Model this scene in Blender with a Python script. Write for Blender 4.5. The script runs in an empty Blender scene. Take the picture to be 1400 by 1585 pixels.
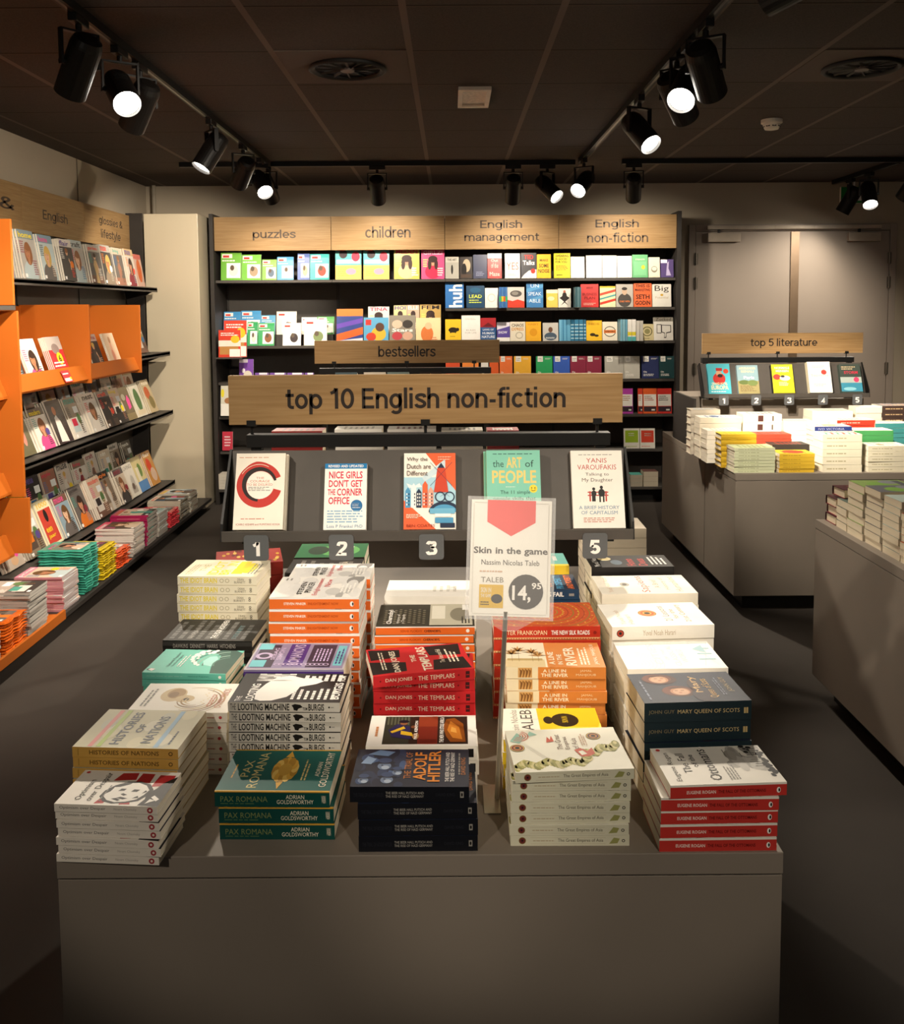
import bpy, math, random
from mathutils import Matrix, Vector
SC = bpy.context.scene
COL = SC.collection
rnd = random.Random(7)
R = math.radians

# ------------------------------------------------------------------ camera
HC = 1.69                       # eye height
FPX, CX, CY = 1423.6, 700.0, 587.6
YAW, PIT, ROLL = .0008, .0775, -.0064
_F = Vector((math.sin(YAW)*math.cos(PIT), math.cos(YAW)*math.cos(PIT), -math.sin(PIT)))
_R0 = Vector((math.cos(YAW), -math.sin(YAW), 0))
_U0 = _R0.cross(_F)
_R = _R0*math.cos(ROLL)+_U0*math.sin(ROLL)
_U = -_R0*math.sin(ROLL)+_U0*math.cos(ROLL)
EYE = Vector((0, 0, HC))
cd = bpy.data.cameras.new('camera')
cd.sensor_fit = 'HORIZONTAL'
cd.sensor_width = 36
cd.lens = 36*FPX/1400
cd.shift_y = -(792.5-CY)/1400
cd.clip_start = .05
cam = bpy.data.objects.new('camera', cd)
cam.matrix_world = Matrix(((_R.x, _U.x, -_F.x, 0), (_R.y, _U.y, -_F.y, 0), (_R.z, _U.z, -_F.z, HC), (0, 0, 0, 1)))
COL.objects.link(cam)
SC.camera = cam
# ------------------------------------------------------------------ world, exposure
wd = bpy.data.worlds.new('world')
SC.world = wd
wd.use_nodes = True
wd.node_tree.nodes['Background'].inputs[0].default_value = (1, .85, .72, 1)
wd.node_tree.nodes['Background'].inputs[1].default_value = .085
SC.view_settings.view_transform = 'Standard'
SC.view_settings.look = 'None'
SC.view_settings.gamma = 1
SC.view_settings.exposure = 0.0
SC.view_settings.use_curve_mapping = False
LAMP_W = 3.2                    # scales every track lamp
LAMP_COL = (1, .875, .71)
SC.cycles.max_bounces = 6
SC.cycles.diffuse_bounces = 4
SC.cycles.glossy_bounces = 3
SC.cycles.transmission_bounces = 6
SC.cycles.transparent_max_bounces = 8
SC.cycles.use_denoising = True
SC.cycles.sample_clamp_indirect = 4

# measuring: a point seen at (px, py) in the photo, on a known real plane
def ray(px, py):
    return _F+_R*((px-CX)/FPX)-_U*((py-CY)/FPX)
def at_w(px, py, w):
    return EYE+ray(px, py)*w
def at_y(px, py, y):
    r = ray(px, py)
    return EYE+r*(y/r.y)
def at_z(px, py, z):
    r = ray(px, py)
    return EYE+r*((z-HC)/r.z)
def at_x(px, py, x):
    r = ray(px, py)
    return EYE+r*(x/r.x)

# ------------------------------------------------------------------ materials
def lin(h):
    h = h.lstrip('#')
    out = []
    for i in (0, 2, 4):
        c = int(h[i:i+2], 16)/255
        out.append(c/12.92 if c <= .04045 else ((c+.055)/1.055)**2.4)
    return tuple(out)
MATS = {}
def nt(name):
    m = bpy.data.materials.new(name)
    m.use_nodes = True
    t = m.node_tree
    return m, t, t.nodes['Principled BSDF']
def M(h, rough=.5, vary=.06, scale=14, metal=0, spec=.4, stretch=None, bump=0, name=None, coat=0):
    """a painted or printed surface: one colour with a little grain of its own"""
    k = (h, rough, vary, scale, metal, spec, stretch, bump, coat)
    if k in MATS:
        return MATS[k]
    m, t, b = nt(name or 'surface_'+h.lstrip('#'))
    c = lin(h)
    tc = t.nodes.new('ShaderNodeTexCoord')
    mp = t.nodes.new('ShaderNodeMapping')
    mp.inputs['Scale'].default_value = stretch or (1, 1, 1)
    nz = t.nodes.new('ShaderNodeTexNoise')
    nz.inputs['Scale'].default_value = scale
    nz.inputs['Detail'].default_value = 3
    mr = t.nodes.new('ShaderNodeMapRange')
    mr.inputs[1].default_value = .3
    mr.inputs[2].default_value = .7
    mr.inputs[3].default_value = 1-vary
    mr.inputs[4].default_value = 1+vary
    mx = t.nodes.new('ShaderNodeVectorMath')
    mx.operation = 'SCALE'
    mx.inputs[0].default_value = c
    L = t.links.new
    L(tc.outputs['Object'], mp.inputs[0]); L(mp.outputs[0], nz.inputs['Vector']); L(nz.outputs[0], mr.inputs[0])
    L(mr.outputs[0], mx.inputs['Scale']); L(mx.outputs[0], b.inputs['Base Color'])
    b.inputs['Roughness'].default_value = rough
    b.inputs['Metallic'].default_value = metal
    b.inputs['Specular IOR Level'].default_value = spec
    b.inputs['Coat Weight'].default_value = coat
    if bump:
        bp = t.nodes.new('ShaderNodeBump')
        bp.inputs['Strength'].default_value = bump
        bp.inputs['Distance'].default_value = .002
        L(nz.outputs[0], bp.inputs['Height']); L(bp.outputs[0], b.inputs['Normal'])
    MATS[k] = m
    return m
def glow(name, col, s):
    m, t, b = nt(name)
    b.inputs['Base Color'].default_value = (*col, 1)
    b.inputs['Emission Color'].default_value = (*col, 1)
    b.inputs['Emission Strength'].default_value = s
    return m
def pages(h='#efe6d2'):
    k = ('pages', h)
    if k not in MATS:
        MATS[k] = M(h, .85, .16, 1, stretch=(3, 3, 900), spec=.1, name='page_edges_'+h[1:])
    return MATS[k]
def clear(name, col=(1, 1, 1), rough=.05):
    m, t, b = nt(name)
    b.inputs['Base Color'].default_value = (*col, 1)
    b.inputs['Roughness'].default_value = rough
    b.inputs['Alpha'].default_value = .1
    return m
def wood(name, a, c):
    m, t, b = nt(name)
    tc = t.nodes.new('ShaderNodeTexCoord'); mp = t.nodes.new('ShaderNodeMapping')
    mp.inputs['Scale'].default_value = (1.3, 6, 34)
    nz = t.nodes.new('ShaderNodeTexNoise'); nz.inputs['Scale'].default_value = 3; nz.inputs['Detail'].default_value = 6
    nz.inputs['Distortion'].default_value = .6
    rp = t.nodes.new('ShaderNodeValToRGB')
    rp.color_ramp.elements[0].position = .3; rp.color_ramp.elements[0].color = (*lin(a), 1)
    rp.color_ramp.elements[1].position = .72; rp.color_ramp.elements[1].color = (*lin(c), 1)
    L = t.links.new
    L(tc.outputs['Object'], mp.inputs[0]); L(mp.outputs[0], nz.inputs['Vector']); L(nz.outputs[0], rp.inputs[0]); L(rp.outputs[0], b.inputs['Base Color'])
    b.inputs['Roughness'].default_value = .55
    b.inputs['Specular IOR Level'].default_value = .3
    return m
OAK = wood('oak_veneer', '#8f6f47', '#a5865c')
LAM = M('#857b70', .6, .06, 3, name='grey_laminate', bump=.05)
DARK = M('#34302d', .5, .05, 20, name='charcoal_powder_coat')
SHELF = M('#4a4540', .55, .05, 20, name='shelf_steel')
BLACK = M('#0d0c0b', .5, .05, 20, name='black_metal')
LAMPBLK = M('#14110f', .45, .08, 20, name='lamp_housing')
WALL = M('#b3a692', .85, .03, 2, name='wall_paint')
PILLAR = M('#cfc2a8', .38, .03, 2, name='gloss_panel', spec=.5)
FLOORM = M('#433d38', .7, .06, 4, name='grey_floor_covering', spec=.25)
ORANGE = M('#b8621e', .5, .04, 3, name='orange_lacquer', spec=.25)
TAG = M('#5a5c5e', .5, .03, name='tag_grey')
WHITE = M('#f4f0e8', .5, .02)
INK = M('#241c18', .6, .02)
PAGE = pages()
PAGEW = pages('#f3efe6')
LENS = glow('lamp_glow', (1, .93, .82), 22)

# ------------------------------------------------------------------ mesh tools
CHARS = ''.join(chr(i) for i in range(33, 127))
GLY = {}
def _glyphs():
    tmp = []
    for bold, off in ((0, 0), (1, .022)):
        for s in ['||']+[x for c in CHARS for x in (c, '|'+c+'|')]:
            cu = bpy.data.curves.new('g', 'FONT')
            cu.body = s
            cu.resolution_u = 2
            cu.offset = off
            o = bpy.data.objects.new('g', cu)
            COL.objects.link(o)
            tmp.append((bold, s, o, cu))
    dg = bpy.context.evaluated_depsgraph_get()
    wid = {}
    for bold, s, o, cu in tmp:
        me = bpy.data.meshes.new_from_object(o.evaluated_get(dg))
        vs = [(v.co.x, v.co.y) for v in me.vertices]
        if len(s) == 1:
            GLY[(bold, s)] = [vs, [tuple(p.vertices) for p in me.polygons], 0]
        wid[(bold, s)] = max(v[0] for v in vs)-min(v[0] for v in vs)
        bpy.data.meshes.remove(me)
    for (bold, s), g in GLY.items():
        g[2] = wid[(bold, '|'+s+'|')]-wid[(bold, '||')]
    for _, _, o, cu in tmp:
        bpy.data.objects.remove(o)
        bpy.data.curves.remove(cu)
_glyphs()
def _arc(cx, cy, rx, ry, a0, a1, n=16):
    return [(cx+rx*math.cos(R(a0+(a1-a0)*i/n)), cy+ry*math.sin(R(a0+(a1-a0)*i/n))) for i in range(n+1)]
def _curve(pts, n=4):
    out = []
    for i in range(len(pts)-1):
        p0, p1, p2, p3 = pts[max(0, i-1)], pts[i], pts[i+1], pts[min(len(pts)-1, i+2)]
        for k in range(n):
            t = k/n
            out.append(tuple(.5*(2*b+(c-a)*t+(2*a-5*b+4*c-d)*t*t+(3*b-a-3*c+d)*t**3) for a, b, c, d in zip(p0, p1, p2, p3)))
    return out+[pts[-1]]
def grotesque(ch, w):
    """a plain sans letter drawn as strokes of even width: (strokes, advance)"""
    h, X = w/2, .74
    bowl = lambda cx: _arc(cx, X/2, .3-h, X/2-h, 0, 360, 28)
    arch = lambda x0, x1: _arc((x0+x1)/2, X-.3, (x1-x0)/2, .3-h, 180, 0)+[(x1, 0)]
    if ch == 'o': return [bowl(.3)], .66
    if ch == 'n': return [[(h, 0), (h, X)], arch(h, .56-h)], .64
    if ch == 'h': return [[(h, 0), (h, 1.02)], arch(h, .56-h)], .64
    if ch == 'u': return [[(x, X-y) for x, y in arch(.56-h, h)[:-1]]+[(h, X)], [(.56-h, 0), (.56-h, X)]], .64
    if ch == 'm': return [[(h, 0), (h, X)], arch(h, .48), arch(.48, .96-h)], 1.04
    if ch == 'r': return [[(h, 0), (h, X)], _arc(.3, X-.3, .3-h, .3-h, 180, 75)], .4
    if ch == 't': return [[(.16, .95), (.16, .2)]+_arc(.31, .2, .15, .2-h, 180, 270, 8)+[(.38, h)], [(0, X-h*.9), (.38, X-h*.9)]], .43
    if ch == 'f': return [[(.16, 0), (.16, .82)]+_arc(.31, .82, .15, .2-h, 180, 90, 8)+[(.38, 1.02-h)], [(0, X-h*.9), (.38, X-h*.9)]], .41
    if ch == 'i': return [[(h, 0), (h, X)], [(h, .88), (h, 1.02)]], w+.1
    if ch == 'l': return [[(h, 0), (h, 1.02)]], w+.1
    if ch == 'p': return [[(h, -.27), (h, X)], bowl(.31)], .67
    if ch == 'b': return [[(h, 0), (h, 1.02)], bowl(.31)], .67
    if ch == 'd': return [[(.6-h, 0), (.6-h, 1.02)], bowl(.29)], .68
    if ch == 'g': return [[(.58-h, X), (.58-h, -.04)]+_arc(.3, -.04, .28-h, .24-h, 0, -150), bowl(.29)], .67
    if ch == 'c': return [_arc(.3, X/2, .3-h, X/2-h, 42, 318, 24)], .6
    if ch == 'e': return [[(h, X/2-.02), (.6-h, X/2-.02)]+_arc(.3, X/2, .3-h, X/2-h, 0, 318, 26)], .64
    if ch == 's': return [_curve([(.49-h*.4, .53), (.42, X-h-.03), (.27, X-h), (.12, X-h-.05), (.09, .51), (.2, .42), (.34, .35), (.45, .25), (.42, h+.06), (.27, h), (.1, h+.04), (h*.6, .21)])], .57
    if ch == 'a': return [_curve([(.06, .53), (.13, X-h-.04), (.28, X-h), (.42, X-h-.05), (.46, .5)])+[(.46, 0)], _curve([(.46, .42), (.25, .39), (.1, .32), (.07, .18), (.16, h), (.3, h+.01), (.46, .2)])], .6
    if ch == 'z': return [[(.02, X-h), (.44, X-h), (.05, h), (.48, h)]], .54
    if ch == 'y': return [[(.04, X), (.27, .06)], [(.5, X), (.27, .06), (.2, -.14), (.12, -.21), (.0, -.21)]], .56
    if ch == 'E': return [[(h, 0), (h, 1.0)], [(h, 1-h), (.56, 1-h)], [(h, .52), (.52, .52)], [(h, h), (.57, h)]], .64
    if ch == '1': return [[(.03, .76), (.16, .81), (.24, .9), (.27, 1.0)], [(.3, 0), (.3, 1.0)]], .5
    if ch == '0': return [_arc(.31, .5, .31-h, .5-h, 0, 360, 28)], .68
    if ch == '5': return [[(.52, 1-h), (.14, 1-h), (.09, .5)], _arc(.28, .33, .3-h, .33-h, 140, -150, 20)], .64
    if ch == '2': return [_curve([(.07, .7), (.13, .88), (.3, 1-h), (.47, .88), (.5, .72), (.42, .53), (.22, .32), (.08, h)])+[(.08, h), (.56, h)]], .64
    if ch == '3': return [_curve([(.07, .78), (.15, .92), (.3, 1-h), (.46, .9), (.48, .74), (.4, .6), (.26, .55)]), _curve([(.26, .55), (.43, .5), (.53, .32), (.47, .13), (.3, h), (.13, .1), (.05, .25)])], .64
    if ch == '4': return [[(.42, 0), (.42, 1-h*.2), (.05, .3), (.6, .3)]], .66
    if ch == '-': return [[(.02, .34), (.3, .34)]], .38
    if ch == '&': return [_curve([(.62, 0), (.42, .26), (.2, .58), (.15, .76), (.22, .9), (.34, .93), (.43, .84), (.4, .7), (.22, .5), (.09, .34), (.08, .18), (.18, .07), (.34, .06), (.5, .18), (.6, .42)])], .72
    return [], .3
def stroked(s, w):
    vs, fs, x = [], [], 0
    for ch in s:
        st, adv = grotesque(ch, w)
        for p in st:
            q = [p[0]]
            for a in p[1:]:
                if math.hypot(a[0]-q[-1][0], a[1]-q[-1][1]) > 1e-4: q.append(a)
            closed = math.hypot(p[0][0]-p[-1][0], p[0][1]-p[-1][1]) < 1e-3
            n0 = len(vs); m = len(q)
            for i, c in enumerate(q):
                a = q[i-1] if i else (q[-2] if closed else None)
                b_ = q[i+1] if i < m-1 else (q[1] if closed else None)
                d1 = None if a is None else Vector((c[0]-a[0], c[1]-a[1])).normalized()
                d2 = None if b_ is None else Vector((b_[0]-c[0], b_[1]-c[1])).normalized()
                d = (d1+d2).normalized() if d1 and d2 else (d1 or d2)
                k = 1/max(.4, d.dot(d1 or d2))
                nx, ny = -d.y*w/2*k, d.x*w/2*k
                vs += [(x+c[0]+nx, c[1]+ny), (x+c[0]-nx, c[1]-ny)]
                if i: fs.append((n0+2*i-2, n0+2*i-1, n0+2*i+1, n0+2*i))
        x += adv
    return vs, fs
def text2d(s, bold):
    if bold >= 2:
        return stroked(s, {2: .155, 3: .14, 4: .21}[bold])
    vs, fs, x = [], [], 0
    for ch in s:
        g = GLY.get((bold, ch))
        if g is None:
            x += .3
            continue
        n = len(vs)
        vs += [(a+x, b) for a, b in g[0]]
        fs += [tuple(i+n for i in f) for f in g[1]]
        x += g[2]
    return vs, fs

class MB:
    def __init__(s):
        s.v, s.f, s.k, s.ms = [], [], [], []
    def mi(s, m):
        if m not in s.ms:
            s.ms.append(m)
        return s.ms.index(m)
    def add(s, vs, fs, m):
        n = len(s.v)
        s.v += [tuple(v) for v in vs]
        s.f += [tuple(i+n for i in f) for f in fs]
        s.k += [s.mi(m)]*len(fs)
    def box(s, x0, x1, y0, y1, z0, z1, m, **o):
        vs = [(x0, y0, z0), (x1, y0, z0), (x1, y1, z0), (x0, y1, z0), (x0, y0, z1), (x1, y0, z1), (x1, y1, z1), (x0, y1, z1)]
        F = dict(b=(0, 3, 2, 1), t=(4, 5, 6, 7), f=(0, 1, 5, 4), r=(1, 2, 6, 5), k=(2, 3, 7, 6), l=(3, 0, 4, 7))
        n = len(s.v)
        s.v += vs
        for key, f in F.items():
            s.f.append(tuple(i+n for i in f))
            s.k.append(s.mi(o.get(key, m)))
    def prism(s, pts, ax, a, b, m):
        """outline in a plane, extruded along axis ax from a to b"""
        def p(q, d):
            return {'x': (d, q[0], q[1]), 'y': (q[0], d, q[1]), 'z': (q[0], q[1], d)}[ax]
        n = len(pts)
        vs = [p(q, a) for q in pts]+[p(q, b) for q in pts]
        fs = [tuple(range(n))[::-1], tuple(range(n, 2*n))]+[(i, (i+1) % n, n+(i+1) % n, n+i) for i in range(n)]
        s.add(vs, fs, m)
    def cyl(s, p0, p1, r0, m, r1=None, n=20, caps=True, c0=None, c1=None):
        r1 = r0 if r1 is None else r1
        p0, p1 = Vector(p0), Vector(p1)
        q = (p1-p0).to_track_quat('Z', 'Y')
        vs = []
        for p, r in ((p0, r0), (p1, r1)):
            for i in range(n):
                a = 2*math.pi*i/n
                vs.append(p+q @ Vector((r*math.cos(a), r*math.sin(a), 0)))
        s.add(vs, [(i, (i+1) % n, n+(i+1) % n, n+i) for i in range(n)], m)
        if caps:
            s.add(vs[:n], [tuple(range(n))[::-1]], c0 or m)
            s.add(vs[n:], [tuple(range(n))], c1 or m)
    def lathe(s, prof, m, n=24, M4=None):
        vs, fs = [], []
        for r, z in prof:
            for i in range(n):
                a = 2*math.pi*i/n
                vs.append(Vector((r*math.cos(a), r*math.sin(a), z)))
        for j in range(len(prof)-1):
            for i in range(n):
                fs.append((j*n+i, j*n+(i+1) % n, (j+1)*n+(i+1) % n, (j+1)*n+i))
        if M4:
            vs = [M4 @ v for v in vs]
        s.add(vs, fs, m)
    def xf(s, M4, start=0):
        s.v[start:] = [tuple(M4 @ Vector(v)) for v in s.v[start:]]
    def mesh(s, name, smooth=False):
        me = bpy.data.meshes.new(name)
        me.from_pydata(s.v, [], s.f)
        for m in s.ms:
            me.materials.append(m)
        me.polygons.foreach_set('material_index', s.k)
        if smooth:
            me.polygons.foreach_set('use_smooth', [True]*len(s.f))
        me.update()
        return me
    def build(s, name, parent=None, mw=None, bevel=0, smooth=False):
        o = bpy.data.objects.new(name, s.mesh(name, smooth))
        COL.objects.link(o)
        if parent is not None:
            o.parent = parent
        if mw is not None:
            o.matrix_local = mw
        if bevel:
            bv = o.modifiers.new('edge', 'BEVEL')
            bv.width = bevel
            bv.segments = 2
            bv.limit_method = 'ANGLE'
        return o
class Art:
    """flat print on a face: origin O, unit axes U (across), V (up), size w x h; every mark sits a hair above the last"""
    def __init__(s, mb, O, U, V, w, h, st=3e-5):
        s.mb, s.O, s.U, s.V, s.w, s.h = mb, Vector(O), Vector(U), Vector(V), w, h
        s.N = s.U.cross(s.V)
        s.l = 1
        s.st = st
    def _p(s, u, v):
        u, v = min(1, max(0, u)), min(1, max(0, v))
        return s.O+s.U*(u*s.w)+s.V*(v*s.h)+s.N*(s.l*s.st)
    def poly(s, pts, m):
        s.l += 1
        s.mb.add([s._p(*p) for p in pts], [tuple(range(len(pts)))], m)
    def rect(s, u0, v0, u1, v1, m):
        s.poly([(u0, v0), (u1, v0), (u1, v1), (u0, v1)], m)
    def ell(s, cu, cv, ru, rv, m, n=20, a0=0, a1=360):
        s.poly([(cu+ru*math.cos(R(a0+(a1-a0)*i/n)), cv+rv*math.sin(R(a0+(a1-a0)*i/n))) for i in range(n if a1-a0 == 360 else n+1)], m)
    def circ(s, cu, cv, r, m, n=24):
        s.ell(cu, cv, r, r*s.w/s.h, m, n)
    def ring(s, cu, cv, r0, r1, m, a0=0, a1=360, n=36, taper=0):
        s.l += 1
        k = s.w/s.h
        vs, fs = [], []
        for i in range(n+1):
            t = i/n
            a = R(a0+(a1-a0)*t)
            d = (r1-r0)*taper*abs(2*t-1)/2
            vs.append(s._p(cu+(r0+d)*math.cos(a), cv+(r0+d)*k*math.sin(a)))
            vs.append(s._p(cu+(r1-d)*math.cos(a), cv+(r1-d)*k*math.sin(a)))
            if i:
                fs.append((2*i-2, 2*i-1, 2*i+1, 2*i))
        s.mb.add(vs, fs, m)
    def text(s, st, u0, v0, u1, v1, m, bold=0, ratio=None, al='c'):
        """fits the words into the box; ratio limits how far the letters may stretch (width over natural width)"""
        vs, fs = text2d(st, bold)
        if not vs:
            return
        s.l += 1
        xs = [v[0] for v in vs]; ys = [v[1] for v in vs]
        a, b, c, d = min(xs), max(xs), min(ys), max(ys)
        bw, bh = (u1-u0)*s.w, (v1-v0)*s.h
        kx, ky = bw/(b-a), bh/(d-c)
        if ratio:
            if kx > ky*ratio: kx = ky*ratio
            if ky > kx*ratio: ky = kx*ratio
        ox = {'c': (bw-(b-a)*kx)/2, 'l': 0, 'r': bw-(b-a)*kx}[al]
        oy = (bh-(d-c)*ky)/2
        P = []
        for x, y in vs:
            P.append(s._p(u0+(ox+(x-a)*kx)/s.w, v0+(oy+(y-c)*ky)/s.h))
        s.mb.add(P, fs, m)
    def lines(s, u0, v0, u1, v1, n, m, rg=None, fill=.45):
        """small print: n rows of word-like dashes"""
        rg = rg or rnd
        hh = (v1-v0)/n
        for i in range(n):
            y = v1-hh*(i+1)
            x = u0
            end = u1-(u1-u0)*rg.uniform(0, .3)
            while x < end:
                e = min(end, x+(u1-u0)*rg.uniform(.06, .2))
                s.l -= 1
                s.rect(x, y+hh*.25, e, y+hh*(.25+fill), m)
                x = e+(u1-u0)*.03
        s.l += 1
    def text_up(s, st, u0, v0, u1, v1, m, bold=0):
        """words reading upwards"""
        A = Art(s.mb, s.O+s.U*(u1*s.w)+s.V*(v0*s.h)+s.N*(s.l*s.st), s.V, -s.U, (v1-v0)*s.h, (u1-u0)*s.w, s.st)
        A.text(st, 0, 0, 1, 1, m, bold)
        s.l += 2
    def line(s, a, b, t, m):
        dx, dy = (b[0]-a[0])*s.w, (b[1]-a[1])*s.h
        n = math.hypot(dx, dy) or 1
        ox, oy = -dy/n*t/2/s.w*s.w, dx/n*t/2
        s.poly([(a[0]+ox, a[1]+oy*s.w/s.h), (a[0]-ox, a[1]-oy*s.w/s.h), (b[0]-ox, b[1]-oy*s.w/s.h), (b[0]+ox, b[1]+oy*s.w/s.h)], m)

def thing(name, label, cat, group=None, mw=None):
    o = bpy.data.objects.new(name, None)
    o.empty_display_size = .05
    COL.objects.link(o)
    if mw is not None:
        o.matrix_world = mw
    return tag(o, label, cat, group)
def tag(o, label, cat, group=None):
    o['label'] = label
    o['category'] = cat
    if group:
        o['group'] = group
    return o
def struct(o):
    o['kind'] = 'structure'
    return o
def T(x, y, z, rz=0, rx=0):
    return Matrix.Translation((x, y, z)) @ Matrix.Rotation(rz, 4, 'Z') @ Matrix.Rotation(rx, 4, 'X')
ORD = ['topmost', 'second from top', 'third from top', 'fourth from top', 'fifth from top', 'sixth from top', 'seventh from top', 'eighth from top',
       'ninth from top', 'tenth from top', 'eleventh from top', 'twelfth from top', 'thirteenth from top', 'fourteenth from top', 'fifteenth from top', 'sixteenth from top',
       'seventeenth from top', 'eighteenth from top']
# ------------------------------------------------------------------ the room
XL, XR, YB, YF, ZC = -2.75, 5.2, 8.42, -2.6, 2.804
b = MB(); b.box(XL-.2, XR+.2, YF, YB+.2, -.1, 0, FLOORM); struct(b.build('floor'))
def ceiling_mat():
    m, t, p = nt('ceiling_tiles')
    L = t.links.new
    tc = t.nodes.new('ShaderNodeTexCoord'); sp = t.nodes.new('ShaderNodeSeparateXYZ')
    L(tc.outputs['Object'], sp.inputs[0])
    def math_(op, a, bb):
        n = t.nodes.new('ShaderNodeMath'); n.operation = op
        for i, q in enumerate((a, bb)):
            if isinstance(q, (int, float)): n.inputs[i].default_value = q
            else: L(q, n.inputs[i])
        return n.outputs[0]
    def band(out, off, half):
        d = math_('SUBTRACT', out, off)
        d = math_('DIVIDE', d, .6)
        d = math_('FRACT', math_('ADD', d, 20.5), 0)
        d = math_('ABSOLUTE', math_('SUBTRACT', d, .5), 0)
        return math_('LESS_THAN', d, half/.6)
    gx = band(sp.outputs[0], -.772, .014)
    gy = band(sp.outputs[1], 3.488, .005)
    gy2 = band(sp.outputs[1], 3.488+.012, .006)
    # nothing but plain board beside the wall
    ins = math_('GREATER_THAN', sp.outputs[0], -2.58)
    gx, gy, gy2 = (math_('MULTIPLY', g, ins) for g in (gx, gy, gy2))
    nz = t.nodes.new('ShaderNodeTexNoise'); nz.inputs['Scale'].default_value = 160; nz.inputs['Detail'].default_value = 4
    L(tc.outputs['Object'], nz.inputs['Vector'])
    rp = t.nodes.new('ShaderNodeValToRGB')
    rp.color_ramp.elements[0].position = .35; rp.color_ramp.elements[0].color = (*lin('#4b433f'), 1)
    rp.color_ramp.elements[1].position = .65; rp.color_ramp.elements[1].color = (*lin('#574e49'), 1)
    L(nz.outputs[0], rp.inputs[0])
    def mix(f, a, col):
        n = t.nodes.new('ShaderNodeMix'); n.data_type = 'RGBA'
        L(f, n.inputs[0]); L(a, n.inputs[6]); n.inputs[7].default_value = (*lin(col), 1)
        return n.outputs[2]
    c = mix(gy2, rp.outputs[0], '#5a4e46')
    c = mix(gy, c, '#201a17')
    c = mix(gx, c, '#75675e')
    L(c, p.inputs['Base Color'])
    p.inputs['Roughness'].default_value = .85
    p.inputs['Specular IOR Level'].default_value = .15
    return m
b = MB(); b.box(XL-.2, XR+.2, YF, YB+.2, ZC, ZC+.1, ceiling_mat()); struct(b.build('ceiling'))
b = MB(); b.box(XL-.15, XL, YF, YB+.2, 0, ZC, WALL); struct(b.build('wall_left'))
b = MB(); b.box(XR, XR+.15, YF, YB+.2, 0, ZC, WALL); struct(b.build('wall_right'))
b = MB(); b.box(XL, XR, YB, YB+.15, 0, ZC, WALL); struct(b.build('wall_back'))
b = MB(); b.box(XL+.001, XL+.006, 6.87, 6.88, 2.2, ZC, M('#7d7264', .8)); struct(b.build('trim_1'))
b = MB(); b.box(-2.549, -2.1, 7.72, YB-.002, 0, 2.487, PILLAR); struct(b.build('pillar', bevel=.004))
b = MB(); b.cyl((-2.66, 8.36, 2.2), (-2.66, 8.36, ZC), .018, M('#a59a88', .6)); tag(b.build('conduit_pipe', smooth=True), 'thin beige conduit pipe rising in the corner above the pillar', 'pipe')
# double door in the back wall
DP = M('#a3968a', .6, .03, 2, name='door_paint')
yd = YB
x0, x1, zt = 2.22, 3.985, 2.37
b = MB()
b.box(x0-.06, x0, yd-.03, yd+.0, 0, zt+.06, DP); b.box(x1, x1+.06, yd-.03, yd, 0, zt+.06, DP); b.box(x0, x1, yd-.03, yd, zt, zt+.06, DP)
struct(b.build('door_frame', bevel=.003))
xm = 3.115
for nm, a, c in (('door_1', x0+.004, xm-.002), ('door_2', xm+.002, x1-.004)):
    b = MB(); b.box(a, c, yd-.022, yd-.001, .01, zt-.006, DP); d = struct(b.build(nm, bevel=.002))
    side = a-.004 if nm == 'door_1' else c-.006
    for z in (2.12, 1.9, 1.12, .3):
        b = MB(); b.cyl((side+.005, yd-.034, z-.055), (side+.005, yd-.034, z+.055), .009, M('#7f776c', .4, metal=.6)); b.box(side-.012, side+.022, yd-.036, yd-.03, z-.05, z+.05, M('#7f776c', .4, metal=.6)); b.build('hinge', d)
    e = a+.1 if nm == 'door_1' else c-.39
    b = MB(); b.box(e, e+.29, yd-.075, yd-.022, zt-.1, zt-.02, M('#b3a594', .5)); b.cyl((e+.1, yd-.05, zt-.022), (e+.1, yd-.05, zt+.015), .012, BLACK); b.build('door_closer', d, bevel=.004)
    if nm == 'door_2':
        b = MB(); b.box(xm-.03, xm+.045, yd-.032, yd-.021, .02, zt-.01, M('#8d7863', .35, metal=.5, name='bronze_strip')); b.build('astragal', d)
b = MB(); b.box(x0+.1, x1-.1, yd-.07, yd-.03, zt+.012, zt+.045, M('#b3a594', .5)); b.box(x0+.7, x1-.7, yd-.072, yd-.07, zt+.014, zt+.043, M('#a89a88', .5)); struct(b.build('door_closer_rail', bevel=.003))
# ceiling fittings
def vent(x, y, label):
    t = thing('ceiling_vent', label, 'vent', 'round swirl vents in the ceiling', T(x, y, ZC))
    b = MB(); b.box(-.285, .285, -.285, .285, -.004, -.001, M('#5a4c44', .8, .04, 90)); b.build('panel', t)
    b = MB(); b.lathe([(.175, -.003), (.18, -.016), (.165, -.022), (.15, -.012), (.15, -.005)], M('#0f0d0c', .6)); b.build('rim', t, smooth=True)
    b = MB(); b.cyl((0, 0, -.0055), (0, 0, -.0045), .151, BLACK); bk = b.build('backing', t)
    b = MB()
    for i in range(12):
        n = len(b.v); b.box(.03, .148, -.006, .006, -.014, -.0125, M('#1c1815', .5)); b.xf(Matrix.Rotation(2*math.pi*i/12, 4, 'Z') @ Matrix.Rotation(.5, 4, 'X'), n)
    b.build('slat', bk)
    b = MB(); b.cyl((0, 0, -.006), (0, 0, -.02), .032, M('#6d6058', .5)); b.build('hub', bk)
p = at_z(538, 104, ZC); vent(p.x, p.y, 'round swirl vent in the ceiling tile nearest the emergency light')
p = at_z(1335, 102, ZC); vent(p.x, p.y, 'round swirl vent in the ceiling beyond the smoke detector, over the side tables')
p = at_z(734, 151, ZC-.01)
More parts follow.
